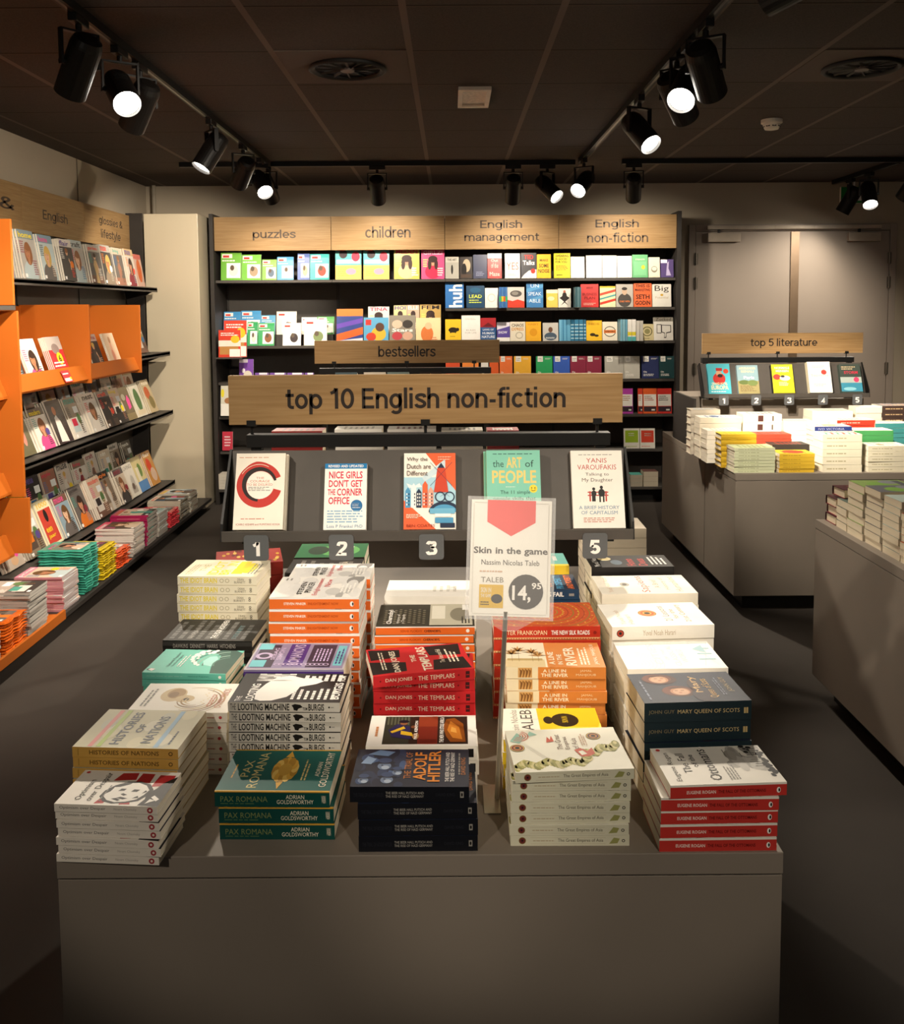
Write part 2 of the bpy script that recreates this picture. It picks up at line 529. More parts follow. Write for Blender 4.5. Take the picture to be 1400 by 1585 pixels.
t = thing('ceiling_light', 'small square cream emergency light set in the ceiling', 'light', None, T(p.x, p.y, ZC))
b = MB(); fr = M('#fff8ea', .5)
for q in ((-.084, .084, -.21, -.17), (-.084, .084, .17, .21), (-.084, -.06, -.17, .17), (.06, .084, -.17, .17)):
    b.box(*q, -.02, -.001, fr)
b.build('frame', t, bevel=.002)
b = MB(); b.box(-.06, .06, -.17, .17, -.01, -.002, M('#cfc2a8', .3, .25, 60)); b.build('diffuser', t)
p = at_z(1195, 193, ZC-.03)
t = thing('smoke_detector', 'round cream smoke detector on the dark ceiling', 'smoke detector', None, T(p.x, p.y, ZC))
cr = M('#fff8ea', .5)
b = MB(); b.lathe([(0, -.001), (.062, -.001), (.062, -.022), (.055, -.026), (0, -.026)], cr); b.build('base', t, smooth=False)
b = MB(); b.lathe([(.05, -.026), (.05, -.036), (.04, -.058), (.02, -.062), (0, -.062)], cr); b.build('head', t, smooth=True)
b = MB()
for i in range(8):
    n = len(b.v); b.box(.0455, .0475, -.012, .012, -.045, -.038, BLACK); b.xf(Matrix.Rotation(2*math.pi*i/8, 4, 'Z'), n)
b.build('grille_slats', t)
t = thing('exit_sign', 'green emergency exit sign hung behind the farthest lit spotlight', 'sign', None, T(3.56, 8.2, 2.66))
b = MB(); b.box(-.12, .12, -.015, .015, -.07, .07, M('#e9e4d6', .5), f=M('#1f8a3a', .4)); A = Art(b, (-.12, -.015, -.07), (1, 0, 0), (0, 0, 1), .24, .14)
A.rect(.62, .15, .85, .85, WHITE); A.poly([(.15, .4), (.3, .4), (.3, .2), (.5, .5), (.3, .8), (.3, .6), (.15, .6)], WHITE); b.build('sign_panel', t)
b = MB(); b.cyl((0, 0, .07), (0, 0, ZC-2.66), .008, WHITE); b.build('hanger', t)
# lighting tracks
TRK = [('ceiling_track', (-1.365, YF+.3, -1.365, 7.02), 'black lighting track running along the magazine wall side of the ceiling'),
       ('ceiling_track', (.98, YF+.3, .98, 7.0), 'black lighting track running down the middle of the shop ceiling'),
       ('ceiling_track', (-2.05, 7.08, .95, 7.08), 'black lighting track across the ceiling before the tall bookcases'),
       ('ceiling_track', (1.3, 7.05, 4.9, 7.05), 'black lighting track across the ceiling before the double door'),
       ('ceiling_track', (3.42, 7.1, 3.42, 8.3), 'short black lighting track running to the wall over the double door')]
for nm, (a, c, d, e), lab in TRK:
    b = MB()
    if a == d: b.box(a-.018, a+.018, c, e, ZC-.036, ZC-.001, BLACK); b.box(a-.006, a+.006, c, e, ZC-.037, ZC-.036, M('#3c3833', .3, metal=.7))
    else: b.box(a, d, c-.018, c+.018, ZC-.036, ZC-.001, BLACK); b.box(a, d, c-.006, c+.006, ZC-.037, ZC-.036, M('#3c3833', .3, metal=.7))
    tag(b.build(nm), lab, 'lighting track', 'black lighting tracks on the ceiling')
def spot(x, y, target, label, power, size=50, blend=.5, lit=True, along='y', L=.235, r=.059):
    """track head: adapter, yoke, can with cooling slots, lens; its lamp shines from the lens"""
    t = thing('track_spotlight', label, 'spotlight', 'black track spotlights', T(x, y, ZC-.036))
    b = MB()
    if along == 'y': b.box(-.017, .017, -.06, .06, -.03, 0, LAMPBLK)
    else: b.box(-.06, .06, -.017, .017, -.03, 0, LAMPBLK)
    b.build('adapter', t, bevel=.003)
    piv = Vector((0, 0, -.17))
    d = (Vector(target)-(Vector((x, y, ZC-.036))+piv)).normalized()
    h = Vector((d.x, d.y, 0))
    h = h.normalized() if h.length > .05 else Vector((0, 1, 0))
    s = h.cross(Vector((0, 0, 1)))
    b = MB()
    b.cyl((0, 0, -.03), (0, 0, -.055), .012, LAMPBLK, n=12)
    for sg in (-1, 1):
        a0 = s*(sg*(r+.012))
        n = len(b.v); b.box(-.004, .004, -.012, .012, -.055-.125, -.055, LAMPBLK)
        b.xf(Matrix.Translation(a0) @ Matrix(((s.x, h.x, 0, 0), (s.y, h.y, 0, 0), (0, 0, 1, 0), (0, 0, 0, 1))), n)
        b.cyl(piv+s*(sg*(r+.018)), piv+s*(sg*r*.9), .012, LAMPBLK, n=12)
    n = len(b.v); b.box(-(r+.016), r+.016, -.012, .012, -.06, -.052, LAMPBLK)
    b.xf(Matrix(((s.x, h.x, 0, 0), (s.y, h.y, 0, 0), (0, 0, 1, 0), (0, 0, 0, 1))), n)
    b.build('yoke', t)
    q = d.to_track_quat('Z', 'Y').to_matrix().to_4x4()
    b = MB(); b.lathe([(0, -.11), (r*.55, -.11), (r*.86, -.1), (r*.97, -.08), (r, -.07), (r, L-.11), (r*.94, L-.11), (r*.9, L-.125), (r*.86, L-.128)], LAMPBLK, n=28, M4=Matrix.Translation(piv) @ q)
    body = b.build('lamp_body', t, smooth=False)
    b = MB()
    for k in range(4):
        n = len(b.v)
        for a in (-.35, .35, 2.8, 3.5): 
            pass
        for i in range(6):
            a = (i-2.5)*.16+math.pi/2
            n = len(b.v); b.box(r*.985, r+.0012, -.0042, .0042, -.045+k*.014, -.038+k*.014, BLACK); b.xf(Matrix.Translation(piv) @ q @ Matrix.Rotation(a, 4, 'Z'), n)
    b.build('cooling_slat', body)
    b = MB(); b.lathe([(r*.88, L-.127), (r*.6, L-.124), (r*.25, L-.122), (0, L-.121)], LENS if lit else M('#4a443c', .2, metal=.4), n=24, M4=Matrix.Translation(piv) @ q)
    b.build('lens', body, smooth=True)
    ld = bpy.data.lights.new('lamp_light', 'SPOT')
    ld.energy = power*LAMP_W
    ld.color = LAMP_COL
    ld.spot_size = R(size)
    ld.spot_blend = blend
    ld.shadow_soft_size = .035
    lo = bpy.data.objects.new('lamp_light', ld)
    COL.objects.link(lo)
    lo.matrix_world = Matrix.Translation(Vector((x, y, ZC-.036))+piv+d*(L-.1)) @ d.to_track_quat('-Z', 'Y').to_matrix().to_4x4()
    return t
LT, RT = -1.365, .98
spot(LT, 3.48, (-2.6, 4.5, .7), 'unlit looking black spotlight nearest the viewer on the magazine side track', 30, 75)
spot(LT, 3.9, (-.1, 1.95, .9), 'lit spotlight on the magazine side track, facing the front table', 44, 46)
spot(LT, 4.15, (-2.5, 5.2, 1.1), 'black spotlight tilted to the magazines, just behind the lit facing one', 30, 80)
spot(LT, 5.36, (-2.25, 4.7, .9), 'spotlight with thin glowing rim over the middle of the magazine wall', 32, 80)
spot(LT, 6.17, (-2.3, 7.7, 1.45), 'black spotlight tilted to the pillar end of the magazine wall', 44, 85)
spot(LT, 6.72, (-.3, 4.9, .9), 'lit spotlight glaring at the far end of the magazine side track', 75)
spot(LT, 6.98, (-1.2, 8.2, 1.6), 'black spotlight behind the far glaring one, turned to the bookcases', 25, 100, 1)
spot(-.553, 7.08, (-.55, 8.2, 1.7), 'black spotlight hanging before the children sign, turned to the shelves', 25, 100, 1, along='x')
spot(.48, 7.08, (.5, 8.2, 1.6), 'black spotlight hanging above the English management sign', 25, 100, 1, along='x')
spot(.74, 7.08, (2.2, 5.5, .85), 'lit spotlight on the cross track, tilted towards the side table', 80, along='x')
spot(RT, 6.82, (-.4, 4.7, .9), 'lit spotlight at the far end of the middle track', 90)
spot(1.39, 7.05, (1.6, 8.2, 1.7), 'black spotlight hanging above the English non-fiction sign', 25, 100, 1, along='x')
spot(RT, 3.6, (2.2, 5.6, .9), 'black spotlight seen from behind, nearest on the middle track', 85)
spot(RT, 3.86, (.0, 2.2, .95), 'brightest lit spotlight, on the middle track facing the front table', 52, 44)
spot(RT, 4.05, (2.35, 5.7, .9), 'black spotlight hidden behind the brightest one on the middle track', 120, 34)
spot(RT, 4.84, (1.9, 3.3, .9), 'lit spotlight midway on the middle track, tilted to the aisle', 45)
spot(3.42, 7.6, (3.1, 6.2, .8), 'lit spotlight in front of the green exit sign', 60)
spot(3.42, 7.95, (2.8, 8.4, 1.3), 'black spotlight beside the green exit sign, turned to the door', 9, 120, 1)
spot(3.5, 7.05, (2.9, 8.4, .9), 'black spotlight at the end of the cross track, cut by the picture edge', 30, 100, 1, along='x')
# more heads on the same tracks, unseen; some added to brighten spines, magazines, sign
spot(LT, 1.2, (.0, 2.3, 1.05), 'black spotlight on the magazine side track above the viewer', 36, 40, .4)
spot(RT, .9, (.1, 2.25, 1.05), 'black spotlight on the middle track above the viewer', 32, 38, .4)
spot(LT, 2.3, (-2.5, 4.2, .9), 'black spotlight over the orange bay of the magazine wall', 40, 75)
spot(LT, -.9, (-.3, 1.75, .95), 'added black spotlight on the magazine side track, behind the viewer', 27, 24, .5)  # unseen head, added to brighten the front row of spines
spot(RT, -1.0, (.25, 1.75, .95), 'added black spotlight on the middle track, behind the viewer', 34, 24, .5)  # its unseen partner, added for more frontal light on the spines
spot(RT, 2.6, (-2.6, 5.7, 1.2), 'added black spotlight on the middle track above the viewer, turned across to the magazine wall', 135, 54, .9)  # unseen head, added so light reaches the shaded magazine tiers
spot(RT, 1.9, (-.2, 5.2, 1.35), 'added black spotlight on the middle track above the viewer, turned to the bestsellers sign', 34, 26, .8)  # unseen head, added to lift the dim bestsellers sign
# ------------------------------------------------------------------ books
def book_meshes(D, L, W, Tk):
    """lying face up, head towards +y, spine on the -x side"""
    key = (round(L, 4), round(W, 4), round(Tk, 4))
    if key in D.setdefault('_m', {}):
        return D['_m'][key]
    hb = D.get('kind') == 'hb'
    c = .0022 if hb else .0005
    o = .003 if hb else 0
    fc, sc, bc = (M(D[k], .5, .03, 20, spec=.25) for k in ('fc', 'sc', 'bc'))
    x0, x1, y0, y1 = -W/2, W/2, -L/2, L/2
    b = MB()
    b.box(x0, x1, y0, y1, Tk-c, Tk, fc, l=sc)
    b.box(x0, x1, y0, y1, 0, c, bc, l=sc)
    if hb:
        k = .004
        b.prism([(x0+k, c), (x0, c+.001), (x0-k*.5, Tk/2), (x0, Tk-c-.001), (x0+k, Tk-c)], 'y', y0, y1, sc)
    else:
        b.box(x0, x0+c, y0, y1, c, Tk-c, sc)
    if D.get('front'):
        D['front'](Art(b, (x0, y0, Tk), (1, 0, 0), (0, 1, 0), W, L, D.get('st', 3e-5)))
    if D.get('spine'):
        D['spine'](Art(b, (x0-(.002 if hb else 0), y1, 0), (0, -1, 0), (0, 0, 1), L, Tk))
    cover = b.mesh('cover')
    b = MB()
    b.box(x0+c+.0003, x1-o-.0006, y0+o+.0006, y1-o-.0006, c+.0001, Tk-c-.0001, pages(D.get('page', '#efe6d2')))
    D['_m'][key] = (cover, b.mesh('page_block'))
    return D['_m'][key]
def put_book(D, L, W, Tk, mw, label, group=None, parts=True):
    cm, pm = book_meshes(D, L, W, Tk)
    name = D.get('name') or ('hardback_book' if D.get('kind') == 'hb' else 'paperback_book')
    t = thing(name, label, 'book', group, mw)
    for nm, me in (('cover', cm), ('page_block', pm)):
        o = bpy.data.objects.new(nm, me)
        o.parent = t
        COL.objects.link(o)
    return t
ZT = .775
def stack(D, fl, fr, w=None, y=None, W=.13, Tg=.025, ang=0, z0=ZT, jit=.002, where='', top=None, N=None, low=None, L=None, gap=.0012, shift=0):
    """a pile of copies standing on z0, spines towards the aisle; fl, fr: ends of the top copy's spine edge in the photo, at depth w (or y)"""
    g = at_w if w else at_y
    d = w or y
    a, c = g(*fl, d), g(*fr, d)
    m = (a+c)/2
    L = L or abs(c.x-a.x)*.99
    h = m.z-z0
    N = N or max(1, round(h/Tg))
    pt = h/N
    look = D['look']
    rg = random.Random(hash(look) % 1000 if False else sum(map(ord, look)))
    for i in range(N):            # i = 0 on top
        an = R(ang)+rg.uniform(-.012, .012)
        dx, dy = rg.uniform(-jit, jit), rg.uniform(-jit, jit)
        if low is not None and i > 0:
            an = R(low[2])+rg.uniform(-.01, .01); dx += low[0]; dy += low[1]
        if i == 0 and top:
            an = R(top[2]); dx += top[0]; dy += top[1]
        n = Vector((-math.sin(an), math.cos(an), 0))
        cen = Vector((m.x+dx, m.y+dy, 0))+n*(W/2)
        z = m.z-pt*(i+1)
        mw = T(cen.x, cen.y, z, an+math.pi/2)
        put_book(D, L, W, pt-gap, mw, f'{look}, {ORD[i]}' if N > 1 else look, f'{look}: stack of copies' if N > 1 else None)
    return m
def CL(h, r=.5):
    return M(h, r, .03, 20, spec=.25)
GOLD = CL('#d9a63c'); CREAM = CL('#f2e8d0'); WH = CL('#f7f4ee'); BK = CL('#1a1716'); RED = CL('#c8202a'); GREY = CL('#8d8a85')

def f_pax(A):
    A.rect(0, 0, .022, 1, GOLD); A.rect(.975, 0, 1, 1, GOLD)
    A.lines(.3, .9, .75, .93, 1, GOLD)
    A.text('PAX', .33, .77, .72, .845, CL('#d8c987')); A.text('ROMANA', .08, .655, .92, .745, CL('#d8c987'))
    for i in range(14):
        a = i*.449
        A.ell(.5+.19*math.cos(a), .46+.085*math.sin(a), .12, .035, (GOLD, CL('#b98a2c'), CL('#e8c263'))[i % 3], 10)
    A.ell(.5, .46, .15, .06, CL('#c79a3a')); A.poly([(.2, .44), (.05, .47), (.2, .5)], GOLD); A.poly([(.8, .42), (.95, .46), (.8, .5)], GOLD)
    A.lines(.25, .24, .75, .3, 2, CL('#c9b877'))
    A.text('ADRIAN', .34, .135, .68, .175, CREAM); A.text('GOLDSWORTHY', .1, .05, .92, .115, CREAM)
def s_pax(A):
    A.rect(0, .93, 1, 1, GOLD)
    A.text('PAX ROMANA', .05, .32, .46, .68, CL('#7c8a55')); A.lines(.05, .16, .46, .26, 1, CL('#5c7a4f'))
    A.text('ADRIAN', .62, .52, .78, .78, CREAM); A.text('GOLDSWORTHY', .54, .2, .86, .46, CREAM); A.text('W&N', .93, .25, .965, .75, CREAM)
PAX = dict(fc='#0f5d56', sc='#0c4640', bc='#0c4640', front=f_pax, spine=s_pax, look='dark green paperback with a gold laurel emblem')

def f_loot(A):
    A.poly([(.1, .78), (.35, .8), (.62, .75), (.85, .68), (.92, .55), (.82, .42), (.84, .3), (.72, .22), (.62, .28), (.52, .42), (.4, .43), (.18, .5), (.06, .62), (.05, .72)], WH)
    A.text('LOOTING', .05, .79, .62, .87, WH, 1); A.text('MACHINE', .72, .5, .98, .86, WH, 1); A.text('THE', .04, .9, .2, .95, WH)
    rg = random.Random(3)
    for i in range(7):
        A.lines(.1+.0*i, .06+.06*i, .48, .1+.06*i, 1, WH, rg, .7)
    A.lines(.72, .04, .97, .42, 6, WH, rg, .6); A.text('BURGIS', .1, .02, .66, .1, WH, 1); A.text('TOM', .7, .02, .9, .07, WH, 1)
def s_loot(A):
    A.text('LOOTING MACHINE', .09, .14, .55, .88, BK, 1); A.text('THE', .02, .2, .07, .85, BK)
    A.poly([(.57, .7), (.6, .85), (.65, .75), (.67, .5), (.63, .35), (.62, .12), (.59, .2), (.585, .45)], BK)
    A.text('TOM', .67, .16, .71, .5, BK, 1); A.text('BURGIS', .72, .14, .86, .86, BK, 1); A.circ(.905, .5, .008, BK); A.lines(.92, .4, .955, .6, 1, GREY)
LOOT = dict(fc='#1b1918', sc='#cfcac0', bc='#cfcac0', front=f_loot, spine=s_loot, look='black paperback with a white map of Africa')

def f_rom(A):
    TQ = CL('#6fbfc9'); PL = CL('#4b2f7d'); PK = CL('#b9a9c9'); DG = CL('#3a3346')
    A.rect(.04, .02, .96, .98, CL('#8f86a6')); A.rect(.08, .74, .92, .95, DG); A.rect(.12, .44, .95, .64, PL); A.rect(.08, .15, .92, .4, DG)
    A.rect(.1, .82, .34, .97, TQ); A.rect(.74, .82, .97, .97, TQ); A.rect(.14, .04, .88, .13, TQ)
    A.ring(.5, .87, .07, .12, PK); A.text('SIMON', .35, .68, .8, .73, PK, 1); A.text('SEBAG', .35, .745, .8, .79, PK, 1)
    A.text('ROMANOVS', .16, .48, .92, .6, PK, 1); A.lines(.3, .18, .85, .36, 5, CL('#c7b7e0')); A.lines(.2, .05, .8, .12, 2, PL)
    for i in range(12): A.ring(.18, .2+.045*i, .03, .045, PK, n=10)
def s_rom(A):
    A.rect(0, .9, 1, 1, CL('#8f86a6')); A.text('THE ROMANOVS', .2, .3, .7, .75, CL('#b9a9c9'), 1)
ROM = dict(fc='#b7b2b8', sc='#4b2f7d', bc='#4b2f7d', front=f_rom, spine=s_rom, look='thick purple and grey paperback with turquoise panels')

def f_pink(A):
    rg = random.Random(4)
    for i in range(46):
        t = rg.random(); v = rg.uniform(.02, .98); u = rg.uniform(.05, .95)
        k = int(232-70*max(0, 1-abs(v-.12)*3.2)*t*1.4-26*max(0, 1-abs(v-.62)*4)*t)
        A.ell(u, v, rg.uniform(.1, .24), rg.uniform(.04, .09), CL('#%02x%02x%02x' % (k, k-2, k-5)), 12)
    A.text('STEVEN', .12, .66, .72, .72, BK, 1); A.text('PINKER', .2, .57, .72, .64, BK, 1); A.text('Enlightenment', .08, .47, .9, .54, RED); A.text('Now', .5, .38, .85, .45, RED)
    A.lines(.2, .08, .7, .25, 4, CL('#f7f4ee')); A.lines(.8, .85, .95, .95, 2, GREY)
def s_pink(A):
    A.rect(0, 0, 1, .82, CL('#e8702a')); A.text('STEVEN PINKER', .16, .33, .41, .55, CL('#f7e8d8'), 1); A.text('ENLIGHTENMENT NOW', .43, .33, .77, .55, CL('#b84c15'), 1)
    A.ell(.92, .42, .022, .22, WH); A.ell(.93, .42, .009, .14, BK)
PINK = dict(fc='#efece6', sc='#f3f0ea', bc='#e8702a', front=f_pink, st=1.5e-5, spine=s_pink, page='#f3efe6', look='white paperback with an orange spine and grey cloud cover')
PINK2 = dict(fc='#efece6', sc='#f3f0ea', bc='#e8702a', front=f_pink, st=1.5e-5, spine=s_pink, page='#f3efe6', look='orange spined white paperback just behind the cloud cover stack')

def f_dark(A):
    A.lines(.1, .1, .9, .9, 6, CL('#8b8780')); A.text('CONTRA', .2, .2, .8, .28, CREAM, 1); A.rect(.3, .4, .6, .5, CL('#b9a486'))
DARKB = dict(fc='#2b2826', sc='#2b2826', bc='#2b2826', front=f_dark, look='black paperback with small pale print under the rack')

def f_idiot(A):
    Y = CL('#f0dc2a')
    A.text('THE', .3, .72, .7, .8, CL('#b9ac6a')); A.text('IDIOT', .1, .53, .9, .66, Y, 1); A.text('BRAIN', .1, .38, .9, .51, Y, 1)
    A.rect(.15, .22, .9, .36, Y); A.ell(.5, .18, .3, .1, Y); A.circ(.5, .44, .12, CL('#e9e0c8')); A.lines(.15, .04, .8, .16, 3, GREY); A.lines(.1, .84, .9, .94, 3, CL('#c9bd96'))
def s_idiot(A):
    A.text('THE IDIOT BRAIN', .03, .22, .5, .82, CL('#e6d22c'), 1); A.rect(.02, .12, .5, .16, CL('#b9ac6a'))
    for u in (.56, .63): A.ring(u, .5, .02, .026, CL('#a99f7a'), n=16)
    A.text('DEAN', .76, .52, .84, .78, CL('#6f6753')); A.text('BURNETT', .72, .2, .86, .46, CL('#6f6753')); A.ring(.92, .62, .008, .014, BK, n=14); A.ring(.92, .36, .008, .014, BK, n=14)
IDIOT = dict(fc='#e9e0c4', sc='#ece4cc', bc='#ece4cc', front=f_idiot, spine=s_idiot, look='cream paperback with bold yellow lettering')

def f_four(A):
    G = CL('#6b6a68')
    for i in range(9): A.lines(.08, .08+.1*i, .95, .14+.1*i, 1, G, None, .9)
    A.text('THE FOUR HORSEMEN', .1, .42, .95, .49, WH, 1); A.text('HITCHENS', .1, .68, .7, .73, CL('#a09c96')); A.text('DENNETT', .1, .2, .7, .25, CL('#4c7a80'))
def s_four(A): A.text('DAWKINS  DENNETT  HARRIS  HITCHENS', .12, .3, .82, .7, CL('#a09c96'))
FOUR = dict(kind='hb', fc='#33312f', sc='#2b2927', bc='#2b2927', front=f_four, spine=s_four, look='charcoal hardback covered in rows of grey names')

def f_wave(A):
    DG = CL('#2e5349'); MG = CL('#4d7a6b'); LG = CL('#8fb5a6'); SN = CL('#eef3ee')
    A.poly([(.02, .0), (.9, .0), (1, .1), (1, .34), (.93, .47), (.82, .53), (.88, .42), (.86, .32), (.76, .24), (.6, .22), (.42, .26), (.26, .24), (.02, .2)], DG)
    for i in range(5): A.ring(.44, .06, .24+.085*i, .27+.085*i, (MG, LG)[i % 2], 15, 118-6*i, 24)
    A.poly([(.3, .25), (.36, .36), (.52, .4), (.7, .36), (.74, .28), (.6, .235), (.44, .26)], CL('#a5ddd6'))
    for u, v, r_ in ((.9, .36, .07), (.95, .44, .06), (.88, .5, .08), (.78, .54, .07), (.68, .56, .06), (.58, .55, .055), (.5, .52, .05), (.44, .48, .05), (.38, .46, .045), (.34, .42, .04), (.8, .47, .05), (.72, .5, .045), (.62, .49, .04), (.84, .4, .045), (.96, .33, .05)):
        A.ell(u, v, r_, r_*.5, SN, 9)
    A.text('National Populism', .25, .74, .85, .79, CL('#1f4f4a')); A.text('The Revolt Against', .25, .69, .75, .73, CL('#1f4f4a')); A.lines(.25, .6, .8, .67, 2, WH); A.poly([(.05, .9), (.14, .88), (.16, .94), (.1, .96)], WH); A.poly([(.08, .96), (.16, .95), (.12, .985)], BK)
def s_wave(A): A.lines(.05, .35, .5, .6, 1, CL('#8fc9bd')); A.text('National Populism', .55, .35, .8, .65, CL('#2e7f74')); A.circ(.93, .5, .018, WH)
WAVE = dict(fc='#6ec7b4', sc='#66bfae', bc='#66bfae', front=f_wave, spine=s_wave, look='turquoise paperback with a curling wave')

def f_oct(A):
    TN = CL('#cdb68d'); DB = CL('#8a6a45'); MB_ = CL('#a8875c')
    A.ell(.6, .66, .24, .13, TN); A.ell(.64, .64, .17, .09, MB_); A.ell(.6, .66, .1, .05, DB); A.ell(.46, .52, .12, .1, TN); A.ell(.44, .5, .05, .03, BK, 8)
    for i in range(7): A.ring(.4, .42, .1+.055*i, .13+.055*i, (TN, MB_, DB)[i % 3], 40+i*30, 175+i*34, 22, .7)
    for i in range(10): A.circ(.3+.05*i, .3+.03*math.sin(i*1.3), .014, CL('#e6d6b4'), 8)
    A.text('OTHER MINDS', .15, .1, .8, .17, CL('#c98a7a')); A.lines(.2, .2, .7, .26, 2, CL('#c98a7a')); A.lines(.2, .85, .8, .93, 2, GREY)
def s_oct(A):
    A.circ(.93, .5, .016, CL('#c0484f')); A.text('OTHER MINDS', .1, .3, .5, .7, CL('#c98a7a')); A.lines(.8, .35, .89, .65, 1, CL('#c98a7a'))
OCT = dict(fc='#f1ece2', sc='#efe9de', bc='#efe9de', front=f_oct, spine=s_oct, look='white paperback with a tan octopus drawing')

def f_hist(A):
    for i in range(10): A.ell(rnd.uniform(.1, .9), rnd.uniform(.1, .9), .15, .07, CL(('#cfc7a6', '#bcbba8', '#d5cfb8')[i % 3]), 9)
    A.rect(.02, .82, .97, .865, CL('#d98a86')); A.rect(.02, .74, .97, .785, CL('#a9bf63')); A.rect(.02, .2, .97, .245, CL('#8fb4cf'))
    A.text('HISTORIES', .08, .59, .92, .685, CL('#4d5560'), 1); A.text('OF', .38, .47, .6, .54, CL('#4d5560'), 1); A.text('NATIONS', .12, .3, .82, .4, CL('#4d5560'), 1); A.lines(.1, .1, .45, .14, 1, CL('#4d5560'))
def s_hist(A): A.text('HISTORIES OF NATIONS', .16, .28, .82, .72, CL('#6b4f1e'), 1); A.rect(.05, .15, .06, .85, CL('#a8823c')); A.ring(.93, .5, .012, .02, CL('#4b3a18'), n=14)
HIST = dict(fc='#c3bd9f', sc='#c79b4a', bc='#c79b4a', front=f_hist, spine=s_hist, look='beige map paperback with pink, green and blue stripes')

def f_opt(A):
    RD = CL('#b3242b'); SK = CL('#f0ece4')
    A.poly([(.7, .62), (.93, .58), (.95, .42), (.74, .4)], RD); A.poly([(.64, .39), (.94, .38), (.93, .25), (.66, .24)], RD); A.poly([(.55, .2), (.9, .19), (.9, .03), (.6, .03)], RD)
    A.poly([(.04, .63), (.22, .6), (.2, .52), (.05, .54)], RD); A.poly([(.03, .38), (.12, .4), (.14, .3), (.04, .28)], RD)
    A.poly([(.0, .0), (.86, .0), (.8, .04), (.66, .1), (.5, .13), (.34, .19), (.2, .17), (.02, .2)], BK)
    A.poly([(.05, .46), (.1, .56), (.24, .63), (.4, .62), (.56, .56), (.68, .46), (.7, .34), (.62, .22), (.46, .15), (.3, .17), (.14, .22), (.07, .34)], BK)
    A.poly([(.09, .44), (.14, .53), (.26, .6), (.4, .59), (.54, .54), (.63, .45), (.65, .34), (.58, .25), (.45, .19), (.31, .21), (.18, .25), (.11, .34)], SK)
    for q in (((.5, .58), (.6, .5), (.66, .4), (.6, .42), (.52, .5)), ((.3, .6), (.44, .6), (.5, .55), (.38, .56)), ((.4, .49), (.47, .47), (.47, .42), (.41, .43)), ((.39, .36), (.46, .34), (.45, .28), (.39, .3)), ((.31, .44), (.34, .42), (.3, .37), (.27, .4)), ((.2, .46), (.24, .42), (.2, .34), (.17, .38)), ((.12, .42), (.18, .5), (.2, .46), (.15, .4)), ((.34, .24), (.44, .22), (.4, .2)), ((.2, .3), (.28, .26), (.22, .24))):
        A.poly(q, BK)
    for q in (((.06, .14), (.2, .12), (.16, .06)), ((.24, .12), (.3, .1), (.2, .03), (.14, .05))): A.poly(q, SK)
    A.text('Optimism', .12, .77, .7, .85, BK); A.text('over Despair', .1, .66, .92, .74, BK); A.lines(.1, .58, .6, .61, 1, GREY); A.circ(.92, .94, .03, RD)
def s_opt(A): A.text('Optimism over Despair', .05, .28, .5, .75, CL('#4b4743')); A.text('Noam Chomsky', .58, .3, .8, .7, CL('#a9a39a')); A.ring(.93, .5, .012, .028, CL('#a0343a'), n=16)
OPT = dict(fc='#efe9df', sc='#e6dfd3', bc='#e6dfd3', front=f_opt, spine=s_opt, look='small white paperback with a red and black portrait')

def f_hit(A):
    rg = random.Random(9)
    for i in range(26): A.ell(rg.uniform(.05, .95), rg.uniform(.55, .98), rg.uniform(.05, .16), rg.uniform(.03, .07), CL(rg.choice(('#24304c', '#33476c', '#1a2236', '#415a84', '#2a3a5a'))), 10)
    A.poly([(.85, .9), (.97, .8), (.92, .66), (.8, .72)], CL('#6f8db4')); A.poly([(.6, .95), (.8, .9), (.72, .82), (.58, .86)], CL('#8aa3c4'))
    for u, v, s_ in ((.62, .74, 1), (.25, .7, .9), (.22, .9, .75), (.42, .62, .7)):
        A.ell(u-.09*s_, v, .1*s_, .06*s_, CL('#6d7f9c')); A.ell(u+.0, v, .035*s_, .095*s_, CL('#151b2a')); A.ell(u+.06*s_, v, .07*s_, .06*s_, CL('#36486c')); A.ell(u-.13*s_, v-.01, .05*s_, .035*s_, CL('#a9b6c8')); A.ell(u-.07*s_, v+.02, .012, .012, BK, 8)
    A.text('THE TRIAL OF', .2, .5, .9, .56, CL('#c07a3a')); A.text('ADOLF', .16, .37, .9, .48, CL('#e0892c'), 1); A.text('HITLER', .12, .25, .95, .355, CL('#e0892c'), 1)
    A.text('THE BEER HALL PUTSCH AND', .12, .17, .9, .205, WH); A.text('THE RISE OF NAZI GERMANY', .12, .125, .9, .16, WH); A.text('DAVID KING', .3, .03, .75, .07, CL('#c07a3a')); A.lines(.3, .07, .9, .1, 1, GREY)
def s_hit(A):
    A.text('THE BEER HALL PUTSCH AND', .3, .52, .62, .68, CL('#a8a49c')); A.text('THE RISE OF NAZI GERMANY', .3, .3, .62, .46, CL('#a8a49c')); A.text('THE TRIAL OF ADOLF HITLER', .03, .35, .28, .6, CL('#24262e')); A.text('DAVID KING', .72, .4, .88, .6, CL('#24262e'))
    A.rect(.925, .3, .955, .7, CL('#8d8a84')); A.ell(.94, .5, .008, .12, BK)
HIT = dict(fc='#1d2233', sc='#0f1118', bc='#0f1118', front=f_hit, st=1.5e-5, spine=s_hit, look='navy black paperback with orange title and blue crowd')

